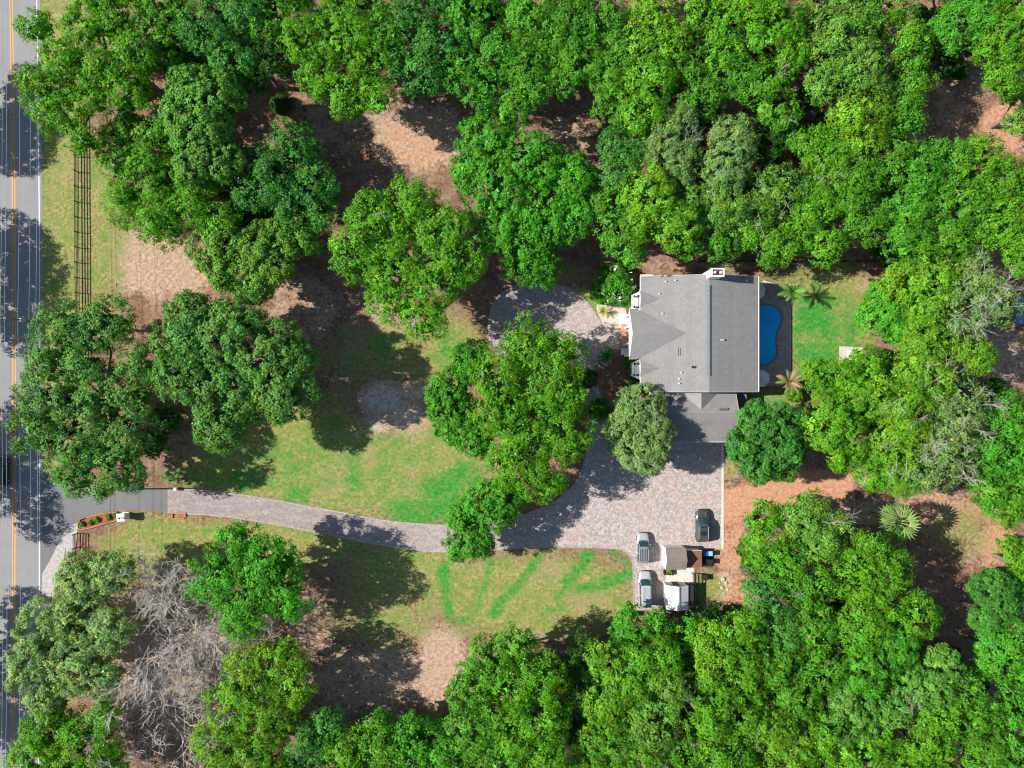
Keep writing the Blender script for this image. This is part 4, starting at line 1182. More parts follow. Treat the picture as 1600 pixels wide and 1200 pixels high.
# ridge vent and cap
rv = MB()
y0, y1 = P(0, 587, ZR)[1], P(0, 446, ZR)[1]
rv.add([(XR - .36, y0, ZR - .06), (XR, y0, ZR + .13), (XR + .36, y0, ZR - .06), (XR - .36, y1, ZR - .06), (XR, y1, ZR + .13), (XR + .36, y1, ZR - .06)], [(0, 1, 4, 3), (1, 2, 5, 4), (0, 2, 1), (3, 4, 5)])
rv.build('ridge_vent', M['ridge'], hs)

def front_gable(yc, half, zr, ze, xw, over, mat_slope, wall_in=0.35, name='front_gable_slope'):
    """A gable whose ridge runs into the main west slope."""
    k = (ZR - ZE) / (XR - XW)
    xr = XW + (zr - ZE) / k
    xe = max(XW + (ze - ZE) / k, xw)
    up = 0.012
    xa = xw + over
    MB().slab([(xw, yc + half, ze + up), (xa, yc, zr + up), (xr, yc, zr + up), (xe + .02, yc + half, ze + up)], .12).build(name, mat_slope, hs)
    MB().slab([(xa, yc, zr + up), (xw, yc - half, ze + up), (xe + .02, yc - half, ze + up), (xr, yc, zr + up)], .12).build(name, mat_slope, hs)
    g = MB()
    g.add([(xw + .06, yc - half + .04, ze - .08), (xw + .06, yc + half - .04, ze - .08), (xa + .03, yc, zr - .10)], [(0, 1, 2)])
    g.build('gable_wall', M['white'], hs)
    t = MB()
    for s in (-1, 1):
        a, b = Vector((xw - .02, yc + s * half, ze + up + .02)), Vector((xa - .02, yc, zr + up + .02))
        t.add([a, b, b - Vector((0, 0, .24)), a - Vector((0, 0, .24)), a + Vector((.07, 0, 0)), b + Vector((.07, 0, 0)), b + Vector((.07, 0, -.24)), a + Vector((.07, 0, -.24))],
              [(0, 1, 2, 3), (7, 6, 5, 4), (0, 4, 5, 1), (3, 2, 6, 7), (0, 3, 7, 4), (1, 5, 6, 2)])
    t.build('rake_board', M['trim'], hs)
front_gable(7.42, 3.76, 6.87, 5.5, 17.42, .24, M['roofy'])
front_gable(12.60, 1.42, 6.14, 5.5, 18.98, 0, M['roofy'])
front_gable(2.34, 1.42, 6.14, 5.5, 18.98, 0, M['roofy'])
# front block under the big gable, its porch, door and columns
MB().box(18.15, XW + .95, 4.1, 10.7, 0, 5.42).build('front_wall', M['white'], hs)
for y in (4.35, 6.1, 8.7, 10.45):
    MB().tube((17.62, y, 0.3), (17.62, y, 5.3), .17, .15, 12).build('porch_column', M['white'], hs)
MB().box(17.40, 18.15, 4.05, 10.75, 5.20, 5.40).build('porch_beam', M['white'], hs)
d = MB().box(18.10, 18.149, 6.75, 8.05, .32, 2.6).build('door', M['darkwood'], hs)
MB().box(18.02, 18.098, 7.85, 7.93, 1.2, 1.5).build('handle', M['greymetal'], d)
for y in (5.1, 9.7): window(hs, 'X', 18.15, y, 1.2, 1.3, 1.6, -1)
for y in (5.4, 7.4, 9.4): window(hs, 'X', 18.15, y, 3.5, 1.1, 1.3, -1)
st = MB().box(17.05, 18.15, 5.55, 9.3, 0, .30).build('porch_floor', M['brick'], hs)
MB().box(16.75, 17.05, 6.1, 8.4, 0, .15).build('step', M['brick'], hs)
for ya, yb in ((4.55, 5.25), (5.30, 5.53), (8.42 + .9, 8.42 + 1.62), (10.12, 10.85)):
    MB().box(17.02, 18.1, ya, yb, 0, .48).build('porch_plinth', M['white'], hs)
# bays with flat white roofs and rails
def bay(yc):
    x0, x1, hw = 18.35, XW + .95, 1.45
    z = 3.25
    poly = [(x0, yc - .95), (x1, yc - hw - .15), (x1, yc + hw + .15), (x0, yc + .95)]
    MB().prism(poly, 0, z).build('bay', M['white'], hs)
    big = [(x0 - .22, yc - 1.02), (x1, yc - hw - .38), (x1, yc + hw + .38), (x0 - .22, yc + 1.02)]
    MB().prism(big, z, z + .12).build('bay_roof', M['white'], hs)
    window(hs, 'X', x0, yc, 1.0, 1.3, 1.7, -1)
    rl = MB()
    rl.box(x0 - .18, x0 - .10, yc - 1.0, yc + 1.0, z + .85, z + .93)
    for s in (-1, 1):
        rl.tube((x0 - .14, yc + s * .98, z + .89), (x1 - .3, yc + s * (hw + .25), z + .89), .04, n=6)
    rl.build('bay_rail', M['white'], hs)
    for k in range(9):
        MB().box(x0 - .165, x0 - .115, yc - .98 + k * .24, yc - .95 + k * .24, z + .12, z + .85).build('baluster', M['white'], hs)
    for px_, py_ in ((x0 + .12, yc - .8), (x0 + .12, yc + .8), (x0 + .72, yc - .85), (x0 + .72, yc + .85)):
        MB().tube((px_, py_, z + .12), (px_, py_, z + .55), .13, .17, 10).build('urn', M['blackmetal'], hs)
bay(12.45); bay(2.2)
for y in (1.2, 13.6): window(hs, 'X', XW + .9, y, 3.9, .9, 1.2, -1)
for y in (1.5, 4.5, 7.5, 10.5, 13.5):
    window(hs, 'X', XE - .6, y, .9 if y != 7.5 else .4, 1.5, 1.6 if y != 7.5 else 2.1, 1)
    window(hs, 'X', XE - .6, y, 3.6, 1.2, 1.3, 1)
for x in (22, 25, 32.5, 34.5): window(hs, 'Y', YN - .5, x, 3.5, 1.1, 1.3, 1)
# low roof at the north-west corner
MB().slab([(19.15, YN + .06, 5.05), (21.1, YN + .06, 5.05), (21.1, YN + .42, 4.9), (19.15, YN + .42, 4.9)], .1).build('corner_roof', M['trim'], hs)
# chimney
cx0, cx1, cy0, cy1, cz = 28.35, 30.1, 15.30, 16.4, 9.9
ch = MB().box(cx0, cx1, cy0, cy1, 0, cz).build('chimney', M['white'], hs)
rim = MB()
rim.box(cx0 - .06, cx1 + .06, cy0 - .06, cy0 + .12, cz + .003, cz + .3).box(cx0 - .06, cx1 + .06, cy1 - .12, cy1 + .06, cz + .003, cz + .3)
rim.box(cx0 - .06, cx0 + .12, cy0 + .123, cy1 - .123, cz + .003, cz + .3).box(cx1 - .12, cx1 + .06, cy0 + .123, cy1 - .123, cz + .003, cz + .3)
rim.build('chimney_rim', M['white'], ch)
MB().box(cx0 + .13, cx1 - .13, cy0 + .13, cy1 - .13, cz + .004, cz + .05).build('chimney_crown', M['darkcrown'], ch)  # dark reddish brown plate set inside the rim
for x in (cx0 + .45, cx1 - .42):
    MB().tube((x, (cy0 + cy1) / 2, cz + .05), (x, (cy0 + cy1) / 2, cz + .42), .22, .19, 14).build('flue_pot', M['flue'], ch)
# vents and pipes on the west slope
def on_slope(px, py):
    z = 6.5
    for _ in range(6):
        X, Y, _z = P(px, py, z)
        z = ZE + (X - XW) * (ZR - ZE) / (XR - XW) if X < XR else ZE + (XE - X) * (ZR - ZE) / (XE - XR)
    return X, Y, z
for px_, py_ in ((1040, 440), (1055, 438), (1030, 459), (1035, 490), (1064, 582), (1061, 592), (1061, 599), (1167, 438)):
    X, Y, z = on_slope(px_, py_)
    v = MB().tube((X, Y, z - .1), (X, Y, z + .32), .075, .06, 10).build('vent_pipe', M['white'], hs)
    MB().tube((X, Y, z + .005), (X, Y, z + .09), .17, .09, 10).build('flashing', M['greymetal'], v)
X, Y, z = on_slope(1081, 573.5)
vp = MB().tube((X, Y, z - .1), (X, Y, z + .5), .12, .12, 12).build('vent_pipe', M['greymetal'], hs)
MB().tube((X, Y, z + .5), (X, Y, z + .56), .2, .05, 12).build('cap', M['blackmetal'], vp)
X, Y, z = on_slope(1059, 550)
k = (ZR - ZE) / (XR - XW)
for dx in (0, .28):
    MB().slab([(X + dx, Y - .55, z + .06 + dx * k), (X + dx + .07, Y - .55, z + .075 + (dx + .07) * k), (X + dx + .07, Y + .55, z + .075 + (dx + .07) * k), (X + dx, Y + .55, z + .06 + dx * k)], .05).build('roof_vent', M['ridge'], hs)
X, Y, z = on_slope(1128, 531)
MB().box(X - .3, X + .3, Y - .12, Y + .12, z - .1, z + .18).build('roof_vent', M['greymetal'], hs)

# ------------------------------------------------------------------ garage wing (joined to the house)
gx0, gx1, gys, gyn, gyr, gze, gzr = 23.2, 33.74, -8.74, 0.0, -4.37, 3.2, 5.5
MB().prism([(gx0 + .12, gys + .45), (gx1 - .35, gys + .45), (gx1 - .35, -.70), (gx0 + .12, -.70)], 0, gze - .05).build('garage_wall', M['cream'], hs)
g = MB()
for x in (gx0 + .125, gx1 - .355):
    g.add([(x, gys + .45, gze - .06), (x, -.6, gze + .1), (x, gyr, gzr - .16)], [(0, 1, 2)])
g.build('gable_wall', M['cream'], hs)
MB().slab([(gx0, gys, gze), (gx1, gys, gze), (gx1, gyr, gzr), (gx0, gyr, gzr)], .14).build('roof_slope', M['roofy'], hs)
gs = (gzr - gze) / (gyr - gys)
ynn = -0.62
MB().slab([(gx0, gyr + .001, gzr), (gx1, gyr + .001, gzr), (gx1, ynn, gzr - (ynn - gyr) * gs), (gx0, ynn, gzr - (ynn - gyr) * gs)], .14).build('roof_slope', M['roofy'], hs)
MB().add([(gx0, gyr - .16, gzr - .07), (gx0, gyr, gzr + .03), (gx0, gyr + .16, gzr - .07), (gx1, gyr - .16, gzr - .07), (gx1, gyr, gzr + .03), (gx1, gyr + .16, gzr - .07)], [(0, 1, 4, 3), (1, 2, 5, 4)]).build('ridge_cap', M['roofy'], hs)
MB().box(gx0, gx1, gys - .1, gys - .004, gze - .17, gze + .01).build('gutter', M['trim'], hs)
t = MB()
for y0_, y1_, z0_, z1_ in ((gys, gyr, gze, gzr), (ynn, gyr, gzr - (ynn - gyr) * gs, gzr)):
    for x in (gx0 - .05, gx1 + .003):
        t.add([(x, y0_, z0_ + .012), (x + .047, y0_, z0_ + .012), (x + .047, y1_, z1_ + .012), (x, y1_, z1_ + .012), (x, y0_, z0_ - .18), (x + .047, y0_, z0_ - .18), (x + .047, y1_, z1_ - .18), (x, y1_, z1_ - .18)],
              [(0, 1, 2, 3), (4, 7, 6, 5), (0, 4, 5, 1), (1, 5, 6, 2), (2, 6, 7, 3), (3, 7, 4, 0)])
t.build('rake_board', M['trim'], hs)
# link gable between house and garage
lx, lz, lh = 28.2, 5.2, 3.5
lzs = lz - lh * .455
for s in (-1, 1):
    pts = [(lx, -4.05, lz + .02), (lx + s * lh, -4.05 + 3.3, lzs + .02), (lx + s * lh, -.60, lzs + .02), (lx, -.60, lz + .02)]
    MB().slab(pts if s < 0 else pts[::-1], .1).build('link_roof_slope', M['roofx'], hs)
# garage doors (south side) and a brown roof vent
for x in (25.6, 30.6):
    dd = MB().box(x - 1.9, x + 1.9, gys + .40, gys + .447, .02, 2.4).build('garage_door', M['white'], hs)
    for k in range(4):
        MB().box(x - 1.85, x + 1.85, gys + .375, gys + .398, .08 + k * .58, .56 + k * .58).build('door_panel', M['white'], dd)
vx, vy, vz = P(1130, 639.5, 5.0)
MB().box(vx - .65, vx + .65, vy - .22, vy + .22, 4.75, 5.32).build('roof_vent', mat_plain('brown_vent', (0.14, 0.08, 0.075), 0.8), hs)
# flat roofed side entry on the east
MB().box(33.45, 35.5, -3.75, -.60, 0, 2.7).build('side_entry_wall', M['cream'], hs)
MB().box(33.40, 35.75, -3.9, -.60, 2.70, 2.86).build('flat_roof', mat_plain('dark_flat_roofing', (0.085, 0.095, 0.11), 0.8, 0.2, 2.0), hs)
MB().box(33.42, 35.4, -4.05, -3.905, 2.68, 2.88).build('flat_roof_trim', M['trim'], hs)
MB().box(34.3, 35.1, -7.6, -4.4, 0, .12).build('side_step', M['concrete'], hs)
# downpipe elbow where the roofs meet
MB().tube((33.3, -1.05, 3.3), (33.3, -1.05, 5.3), .06, n=8).tube((33.3, -1.05, 3.35), (32.7, -1.6, 3.2), .06, n=8).build('downpipe', M['white'], hs)
MB().box(21.2, 23.1, -1.9, -.65, 0, 2.9).build('side_wing', M['cream'], hs)

# ------------------------------------------------------------------ umbrellas on the pool deck
def umbrella(px, py, rad, z, label, rot):
    X, Y, _ = P(px, py, z)
    o = empty('patio_umbrella', (X, Y, DZ), rot, label, 'umbrella', 'umbrellas on the pool deck')
    h = z - DZ
    n = 8
    v = [(0, 0, h + .35)] + [(rad * math.cos(2 * math.pi * i / n), rad * math.sin(2 * math.pi * i / n), h - .12) for i in range(n)]
    v += [(rad * .995 * math.cos(2 * math.pi * i / n), rad * .995 * math.sin(2 * math.pi * i / n), h - .28) for i in range(n)]
    fs = [(0, 1 + i, 1 + (i + 1) % n) for i in range(n)] + [(1 + i, 9 + i, 9 + (i + 1) % n, 1 + (i + 1) % n) for i in range(n)]
    link('canopy', mesh('canopy', v, fs, M['canvas']), o)
    for i in range(n):
        a = 2 * math.pi * i / n
        MB().tube((0, 0, h + .29), (rad * .98 * math.cos(a), rad * .98 * math.sin(a), h - .165), .014, n=4).build('rib', M['greymetal'], o)
    MB().tube((0, 0, 0.06), (0, 0, h + .42), .03, n=8).build('pole', M['greymetal'], o)
    MB().tube((0, 0, h + .34), (0, 0, h + .48), .07, .03, n=8).build('finial', M['blackmetal'], o)
    MB().tube((0, 0, 0.003), (0, 0, .10), .3, .26, n=14).build('base', M['greymetal'], o)
umbrella(1182, 454, 1.45, 2.5, 'octagonal grey patio umbrella at the upper end of the pool', .2)
umbrella(1189.5, 591.5, 1.38, 2.5, 'octagonal pale patio umbrella at the lower end of the pool', .42)

# ------------------------------------------------------------------ bench on its pad in the lawn
tag(poly_sheet('bench_pad', G([(1311, 541), (1352, 543), (1352, 566), (1311, 567)]), 0.03, M['gravel']), 'pale stone pad under the lawn bench', kind='structure')
bo = empty('garden_bench', P(1334, 553), 0, 'white slatted bench on the pale pad in the back lawn', 'bench')
for k in range(4):
    MB().box(-1.15, 1.15, -.45 + k * .24, -.25 + k * .24, .42, .46).build('slat', M['white'], bo)
MB().box(-1.15, 1.15, .52, .57, .5, .95).build('backrest', M['white'], bo)
for sx in (-1.0, 1.0):
    for sy in (-.35, .42):
        MB().box(sx - .05, sx + .05, sy - .05, sy + .05, 0.03, .42).build('leg', M['white'], bo)

# ------------------------------------------------------------------ blue roofed shelter at the right edge
so = empty('shelter', P(1590, 488, 2.0), 0, 'blue metal roofed shelter at the right edge under the trees', 'shelter')
for s in (-1, 1):
    MB().slab([(-2.0, 0, 2.75), (2.2, 0, 2.75), (2.2, s * 1.9, 2.2), (-2.0, s * 1.9, 2.2)] if s < 0 else [(-2.0, 1.9, 2.2), (2.2, 1.9, 2.2), (2.2, 0.002, 2.75), (-2.0, 0.002, 2.75)], .05).build('roof_slope', M['bluetarp'], so)
for sx in (-1.85, 2.05):
    for sy in (-1.7, 1.7):
        MB().box(sx - .06, sx + .06, sy - .06, sy + .06, 0, 2.2).build('post', M['greymetal'], so)

# ------------------------------------------------------------------ fences
def fence(name, a, b, h, rails, label, spacing=2.3, r=.045, group=None, mat='blackwood'):
    (ax, ay), (bx_, by_) = P(*a)[:2], P(*b)[:2]
    L = math.hypot(bx_ - ax, by_ - ay)
    o = empty(name, (ax, ay, 0), math.atan2(by_ - ay, bx_ - ax), label, 'fence', group)
    n = max(1, round(L / spacing))
    s = L / n
    pm = MB().box(-.06, .06, -.06, .06, -.1, h + .06).me('post', M[mat])
    rm = MB().box(.03, s - .03, .062, .062 + r, -.06, .06).me('rail', M[mat])
    rng = random.Random(n)
    for i in range(n + 1):
        link('post', pm, o, (i * s, 0, 0), (rng.uniform(-.02, .02), rng.uniform(-.02, .02), 0))
        if i < n:
            for k in range(rails):
                link('rail', rm, o, (i * s, 0, h * (k + 1) / rails - .06 + rng.uniform(-.012, .012)), (0, rng.uniform(-.006, .006), rng.uniform(-.008, .008)))
fence('ranch_fence', (122.5, 175), (125.5, 600), 1.35, 4, 'black four rail fence along the road verge, north of the driveway', 2.3)
fence('ranch_fence', (121.5, 833), (118, 1010), 1.35, 4, 'black four rail fence running south from the entrance bed', 2.3)
fence('ranch_fence', (1090, 410), (1368, 410), 1.3, 3, 'black rail fence behind the house along the woods', 2.6)
fence('ranch_fence', (1081, 895), (1081, 968), 1.7, 4, 'dark rail fence closing the shed yard on its right', 1.8)
# open gate leaf in the shade along the drive
go = empty('gate', (*P(212, 763)[:2], 0), 0.01, 'open black metal gate leaf along the shaded upper edge of the driveway', 'gate')
for z in (.15, 1.35):
    MB().box(0, 8.2, -.03, .03, z, z + .07).build('gate_frame', M['blackmetal'], go)
for k in range(28):
    MB().box(.02 + k * .3, .055 + k * .3, -.018, .018, .05, 1.5).build('bar', M['blackmetal'], go)
MB().box(6.2, 6.7, -.35, .12, 0, .75).build('gate_motor', M['white'], go)

# ------------------------------------------------------------------ entrance bed and pillar
bo = empty('entrance_bed', (0, 0, 0), 0, 'curved raised bed of red mulch beside the driveway mouth', 'planter')
bed = smooth_loop(G([(122, 815), (140, 807), (160, 802), (186, 799), (186, 812), (165, 818), (145, 824), (124, 828)]), 1)
m_ = poly_sheet('mulch', bed, 0.22, M['mulch']); m_.parent = bo
k_ = ribbon('bed_wall', bed + bed[:2], 0.06, 0.32, M['brick'], 0.0); k_.parent = bo
tag(poly_sheet('rubble_bed', smooth_loop(G([(112, 818), (122, 816), (121, 832), (119, 850), (118, 880), (103, 878), (103, 850), (106, 832)]), 2), 0.028, M['concrete']), 'grey stony patch between the walk and the fence', kind='structure')
X, Y, _ = P(197.5, 805.5)
pi = empty('gate_pillar', (X, Y, 0), .05, 'white square gate pillar at the end of the red mulch bed', 'pillar')
MB().box(-.55, .55, -.55, .55, 0, .25).build('plinth', M['white'], pi)
MB().box(-.48, .48, -.48, .48, .25, 1.55).build('shaft', M['white'], pi)
MB().box(-.6, .6, -.6, .6, 1.55, 1.7).build('cap', M['white'], pi)
MB().box(-.62, -.605, -.35, .35, .8, 1.2).build('name_plate', M['greymetal'], pi)
la = MB().tube((.05, -.05, 1.7), (.05, -.05, 1.82), .1, .06, 8).build('lantern', M['blackmetal'], pi)
MB().tube((.05, -.05, 1.82), (.05, -.05, 2.12), .09, .12, 8).build('lantern_glass', M['lamp_lens'], la)
MB().tube((.05, -.05, 2.12), (.05, -.05, 2.26), .16, .02, 8).build('lantern_top', M['blackmetal'], la)
# terracotta edging frame beside the drive
eo = empty('brick_edging', P(280, 806), 0, 'small open frame of orange red bricks beside the driveway', 'edging')
bm_ = MB().box(-.17, .17, -.08, .08, 0, .18).me('brick', M['terracotta'])
for k in range(6):
    link('brick', bm_, eo, (-.95 + k * .36, .42, 0), (0, 0, random.Random(k).uniform(-.06, .06)))
for k in range(5):
    link('brick', bm_, eo, (-.75 + k * .36, -.42, 0), (0, 0, random.Random(k + 9).uniform(-.06, .06)))
for k in range(2):
    link('brick', bm_, eo, (-1.05, -.2 + k * .37, 0), (0, 0, 1.57))
    link('brick', bm_, eo, (1.0, -.05 + k * .37, 0), (0, 0, .9))

# ------------------------------------------------------------------ utility poles and cables
def utility_pole(px, py, label):
    X, Y, _ = P(px, py)
    o = empty('utility_pole', (X, Y, 0), 0, label, 'pole')
    MB().tube((0, 0, -.2), (0, 0, 12.4), .19, .12, 10).build('pole', M['polewood'], o)
    MB().box(-.95, .55, -.06, .06, 11.9, 12.02).build('crossarm', M['polewood'], o)
    for x in (-.85, -.35, .0):
        MB().tube((x, 0, 12.02 if x else 12.4), (x, 0, 12.27 if x else 12.65), .07, .05, 8).build('insulator', M['white'], o)
    MB().tube((.27, 0, 8.9), (.27, 0, 9.9), .24, .24, 12).build('transformer', M['greymetal'], o)
    return o
utility_pole(97, 508.5, 'tall wooden utility pole leaning into view above the roadside oak')
utility_pole(98, 1172, 'wooden utility pole hidden among the trees at the lower left')
utility_pole(96, -160, 'wooden utility pole beyond the top edge of the photo')
def cable(pts, sag, label):
    o = MB()
    for a, b in zip(pts[:-1], pts[1:]):
        a, b = Vector(a), Vector(b)
        n = 14
        q = [a.lerp(b, i / n) - Vector((0, 0, sag * 4 * (i / n) * (1 - i / n))) for i in range(n + 1)]
        for i in range(n):
            o.tube(q[i], q[i + 1], .017, n=5, cap=False)
    tag(o.build('power_cable', M['wire']), label, 'cable', 'cables strung along the road')
PY = [-160, 508.5, 1172]
PX = [96, 97, 98]
def strand(dx, z):
    return [(P(PX[0], 0)[0] + dx, P(0, -900)[1], z)] + [(P(PX[i], 0)[0] + dx, P(0, PY[i])[1], z) for i in range(3)] + [(P(PX[2], 0)[0] + dx, P(0, 1900)[1], z)]
cable(strand(-.85, 12.27), .5, 'topmost power cable nearest the far side of the road')
cable(strand(0, 12.65), .5, 'power cable carried on the pole tops')
cable(strand(-.05, 9.9), .5, 'middle power cable over the yellow centre line')
cable(strand(-.6, 6.75), .4, 'lower cable over the near lane')
cable(strand(.3, 6.6), .4, 'lowest cable just inside the white edge line')

# ------------------------------------------------------------------ cars
def car(name, label, px, py, heading, L, W, H, paint, style='suv', roof=None):
    """Nose along local +Y."""
    X, Y, _ = P(px, py, H * .6)
    o = empty(name, (X, Y, .022), heading, label, 'car')
    w = W / 2
    belt = H * .58
    # stations along the length: y, half width, top height, bottom height
    S = [(-.5, .52, .62, .42), (-.494, .74, .78, .34), (-.475, .87, .92, .29), (-.43, .955, .98, .25), (-.33, .99, 1.0, .24), (-.2, 1, 1.0, .23), (.05, 1, 1.0, .23), (.2, .995, .99, .23), (.26, .985, .96, .23),
         (.35, .96, .91, .24), (.42, .90, .85, .26), (.46, .80, .77, .29), (.485, .66, .68, .33), (.496, .48, .60, .38), (.5, .30, .55, .42)]
    rings = []
    for y, kw, kt, zb in S:
        hw, zt, yy = w * kw, belt * kt, y * L
        zm = zb + (zt - zb) * .55
        rings.append([(-hw * .90, yy, zb), (-hw * .99, yy, zb + .08), (-hw, yy, zm), (-hw * .965, yy, zt - .09), (-hw * .86, yy, zt - .02), (-hw * .45, yy, zt + .018), (0, yy, zt + .028),
                      (hw * .45, yy, zt + .018), (hw * .86, yy, zt - .02), (hw * .965, yy, zt - .09), (hw, yy, zm), (hw * .99, yy, zb + .08), (hw * .90, yy, zb)])
    MB().loft(rings).build('body', M[paint], o, True)
    # cabin: glass tub and painted roof
    yr0, yf0 = -.47 * L, .245 * L
    yr1, yf1 = (-.42 * L, .085 * L)
    if style == 'van': yf0, yf1, yr0, yr1 = .27 * L, .14 * L, -.492 * L, -.475 * L
    if style == 'pickup': yr0, yr1 = -.06 * L, -.04 * L
    wb, wt = w * .93, w * .74
    zb, zt = belt - .06, H - .05
    bot = [(-wb * .94, yr0), (-wb, yr0 + .25), (-wb, yf0 - .7), (-wb * .80, yf0 - .05), (0, yf0 + .08), (wb * .80, yf0 - .05), (wb, yf0 - .7), (wb, yr0 + .25), (wb * .94, yr0)]
    top = [(-wt * .93, yr1), (-wt, yr1 + .2), (-wt, yf1 - .35), (-wt * .86, yf1 - .02), (0, yf1 + .06), (wt * .86, yf1 - .02), (wt, yf1 - .35), (wt, yr1 + .2), (wt * .93, yr1)]
    n = len(bot)
    mid = [((a[0] * .42 + b[0] * .58) * 1.02, a[1] * .42 + b[1] * .58) for a, b in zip(bot, top)]
    MB().loft([[(x, y, zb) for x, y in bot], [(x, y, zb + (zt - zb) * .6) for x, y in mid], [(x, y, zt) for x, y in top]]).build('glasshouse', M['glass'], o)
    def shrink(q, k, dy): return [(x * k, y * 1.0 + (dy if y < (yr1 + yf1) / 2 else -dy)) for x, y in q]
    rp = roof or paint
    r_ = MB().loft([[(x * 1.02, y, zt - .06) for x, y in top], [(x * 1.01, y, zt - .005) for x, y in top], [(x, y, zt + .025) for x, y in shrink(top, .93, .06)], [(x, y, zt + .05) for x, y in shrink(top, .55, .3)]]).build('roof', M[rp], o)
    # pillars
    for s in (-1, 1):
        for (ax, ay), (bx_, by_) in (((s * wb * .86, yf0 - .22), (s * wt * .95, yf1 - .12)), ((s * wb * 1.005, (yf0 + yr0) / 2 - .05), (s * wt * 1.015, (yf1 + yr1) / 2)), ((s * wb * .985, yr0 + .12), (s * wt * .985, yr1 + .1))):
            MB().tube((ax, ay, zb + .02), (bx_, by_, zt - .02), .045, .04, 6).build('pillar', M[paint], o)
        mi = MB().loft([[(s * (wb + .03), yf0 - .62, belt - .02), (s * (wb + .03), yf0 - .42, belt - .02), (s * (wb + .03), yf0 - .42, belt + .14), (s * (wb + .03), yf0 - .62, belt + .14)],
                        [(s * (wb + .26), yf0 - .66, belt), (s * (wb + .26), yf0 - .5, belt), (s * (wb + .26), yf0 - .5, belt + .13), (s * (wb + .26), yf0 - .66, belt + .13)]]).build('mirror', M[paint], o)
        MB().box(s * w * .66 - .15, s * w * .66 + .13, .425 * L, .463 * L, belt * .58, belt * .74).build('headlight', M['lamp_lens'], o)
        MB().box(s * w * .74 - .05, s * w * .74 + .05, -.493 * L, -.46 * L, belt * .6, belt * .78).build('taillight', M['redlens'], o)
        if style == 'suv':
            MB().tube((s * wt * .96, yr1 + .25, zt + .055), (s * wt * .96, yf1 - .4, zt + .055), .03, n=6).build('roof_rail', M['greymetal'], o)
        for y in (-.30 * L, .315 * L):
            wh = empty('wheel', (s * (w - .10), y, .35)); wh.parent = o
            MB().tube((-.12, 0, 0), (.12, 0, 0), .35, n=18).build('tyre', M['rubber'], wh)
            MB().tube((s * .05, 0, 0), (s * .128, 0, 0), .22, .2, 14).build('rim', M['greymetal'], wh)
    # hood creases, wipers
    for s in (-1, 1):
        MB().tube((s * w * .52, .275 * L, belt * .965 + .008), (s * w * .46, .44 * L, belt * .845), .022, n=5).build('hood_crease', M[paint], o)
    MB().box(-wb * .72, wb * .72, yf0 + .02, yf0 + .10, belt * .965, belt * .965 + .035).build('wiper_cowl', M['blackmetal'], o)
    MB().box(-w * .55, w * .55, .488 * L, .503 * L, belt * .42, belt * .64).build('grille', M['blackmetal'], o)
    if style == 'sunroof':
        for a, b in ((.055, -.04), (-.08, -.26)):
            MB().box(-wt * .60, wt * .60, b * L, a * L - .22, zt + .035, zt + .062).build('sunroof', M['darkglass'], o)
        for s in (-1, 1):
            MB().tube((s * wt * .97, yr1 + .25, zt + .05), (s * wt * .97, yf1 - .4, zt + .05), .035, n=6).build('roof_rail', M['greymetal'], o)
    if style in ('van', 'suv'):
        nr = 7 if style == 'van' else 5
        for k in range(nr):
            x = wt * (-.72 + 1.44 * k / (nr - 1))
            MB().box(x - .03, x + .03, yr1 + .2, yf1 - .3, zt + .024, zt + (.075 if style == 'van' else .066)).build('roof_rib', M['greymetal'] if style == 'van' else M['blackmetal'], o)
    return o
car('parked_suv', 'silver sport utility car with grey roof parked above the white van', 1005, 857, R(-1), 4.75, 1.92, 1.72, 'silver', 'suv', 'greyroof')
car('parked_van', 'white van with ribbed roof parked beside the white roofed shed', 1008.5, 921, R(1), 5.5, 2.0, 1.95, 'carwhite', 'van')
car('parked_suv', 'black sport utility car with sunroof parked at the court\'s right edge', 1098, 822, R(-1), 5.1, 2.0, 1.75, 'carblack', 'sunroof')
car('passing_car', 'black car driving on the road at the photo\'s left edge', 1, 737, R(0), 4.8, 1.85, 1.5, 'carblack', 'sedan')

# ------------------------------------------------------------------ sheds and bins
def gable_shed(name, label, x0, x1, y0, y1, ze, zr, wall, roof, ridge='X', over=.15, door=None):
    o = empty(name, ((x0 + x1) / 2, (y0 + y1) / 2, 0), 0, label, 'shed')
    hx, hy = (x1 - x0) / 2, (y1 - y0) / 2
    MB().box(-hx + over, hx - over, -hy + over, hy - over, 0, ze - .03).build('wall', M[wall], o)
    g = MB()
    if ridge == 'X':
        for x in (-hx + over + .004, hx - over - .004):
            g.add([(x, -hy + over, ze - .03), (x, hy - over, ze - .03), (x, 0, zr - .09)], [(0, 1, 2)])
        MB().slab([(-hx, -hy, ze), (hx, -hy, ze), (hx, -.001, zr), (-hx, -.001, zr)], .08).build('roof_slope', M[roof], o)
        MB().slab([(-hx, .001, zr), (hx, .001, zr), (hx, hy, ze), (-hx, hy, ze)], .08).build('roof_slope', M[roof], o)
        MB().box(-hx, hx, -.09, .09, zr - .02, zr + .045).build('ridge_cap', M[roof], o)
    else:
        for y in (-hy + over + .004, hy - over - .004):
            g.add([(-hx + over, y, ze - .03), (hx - over, y, ze - .03), (0, y, zr - .09)], [(0, 1, 2)])
        MB().slab([(-.001, -hy, zr), (-.001, hy, zr), (-hx, hy, ze), (-hx, -hy, ze)], .08).build('roof_slope', M[roof], o)
        MB().slab([(.001, -hy, zr), (hx, -hy, ze), (hx, hy, ze), (.001, hy, zr)], .08).build('roof_slope', M[roof], o)
        MB().box(-.08, .08, -hy, hy, zr - .02, zr + .045).build('ridge_cap', M[roof], o)
    g.build('gable_wall', M[wall], o)
    return o, hx, hy
zt = 3.0
x0, x1 = P(1041, 0, zt)[0], P(1073, 0, zt)[0]
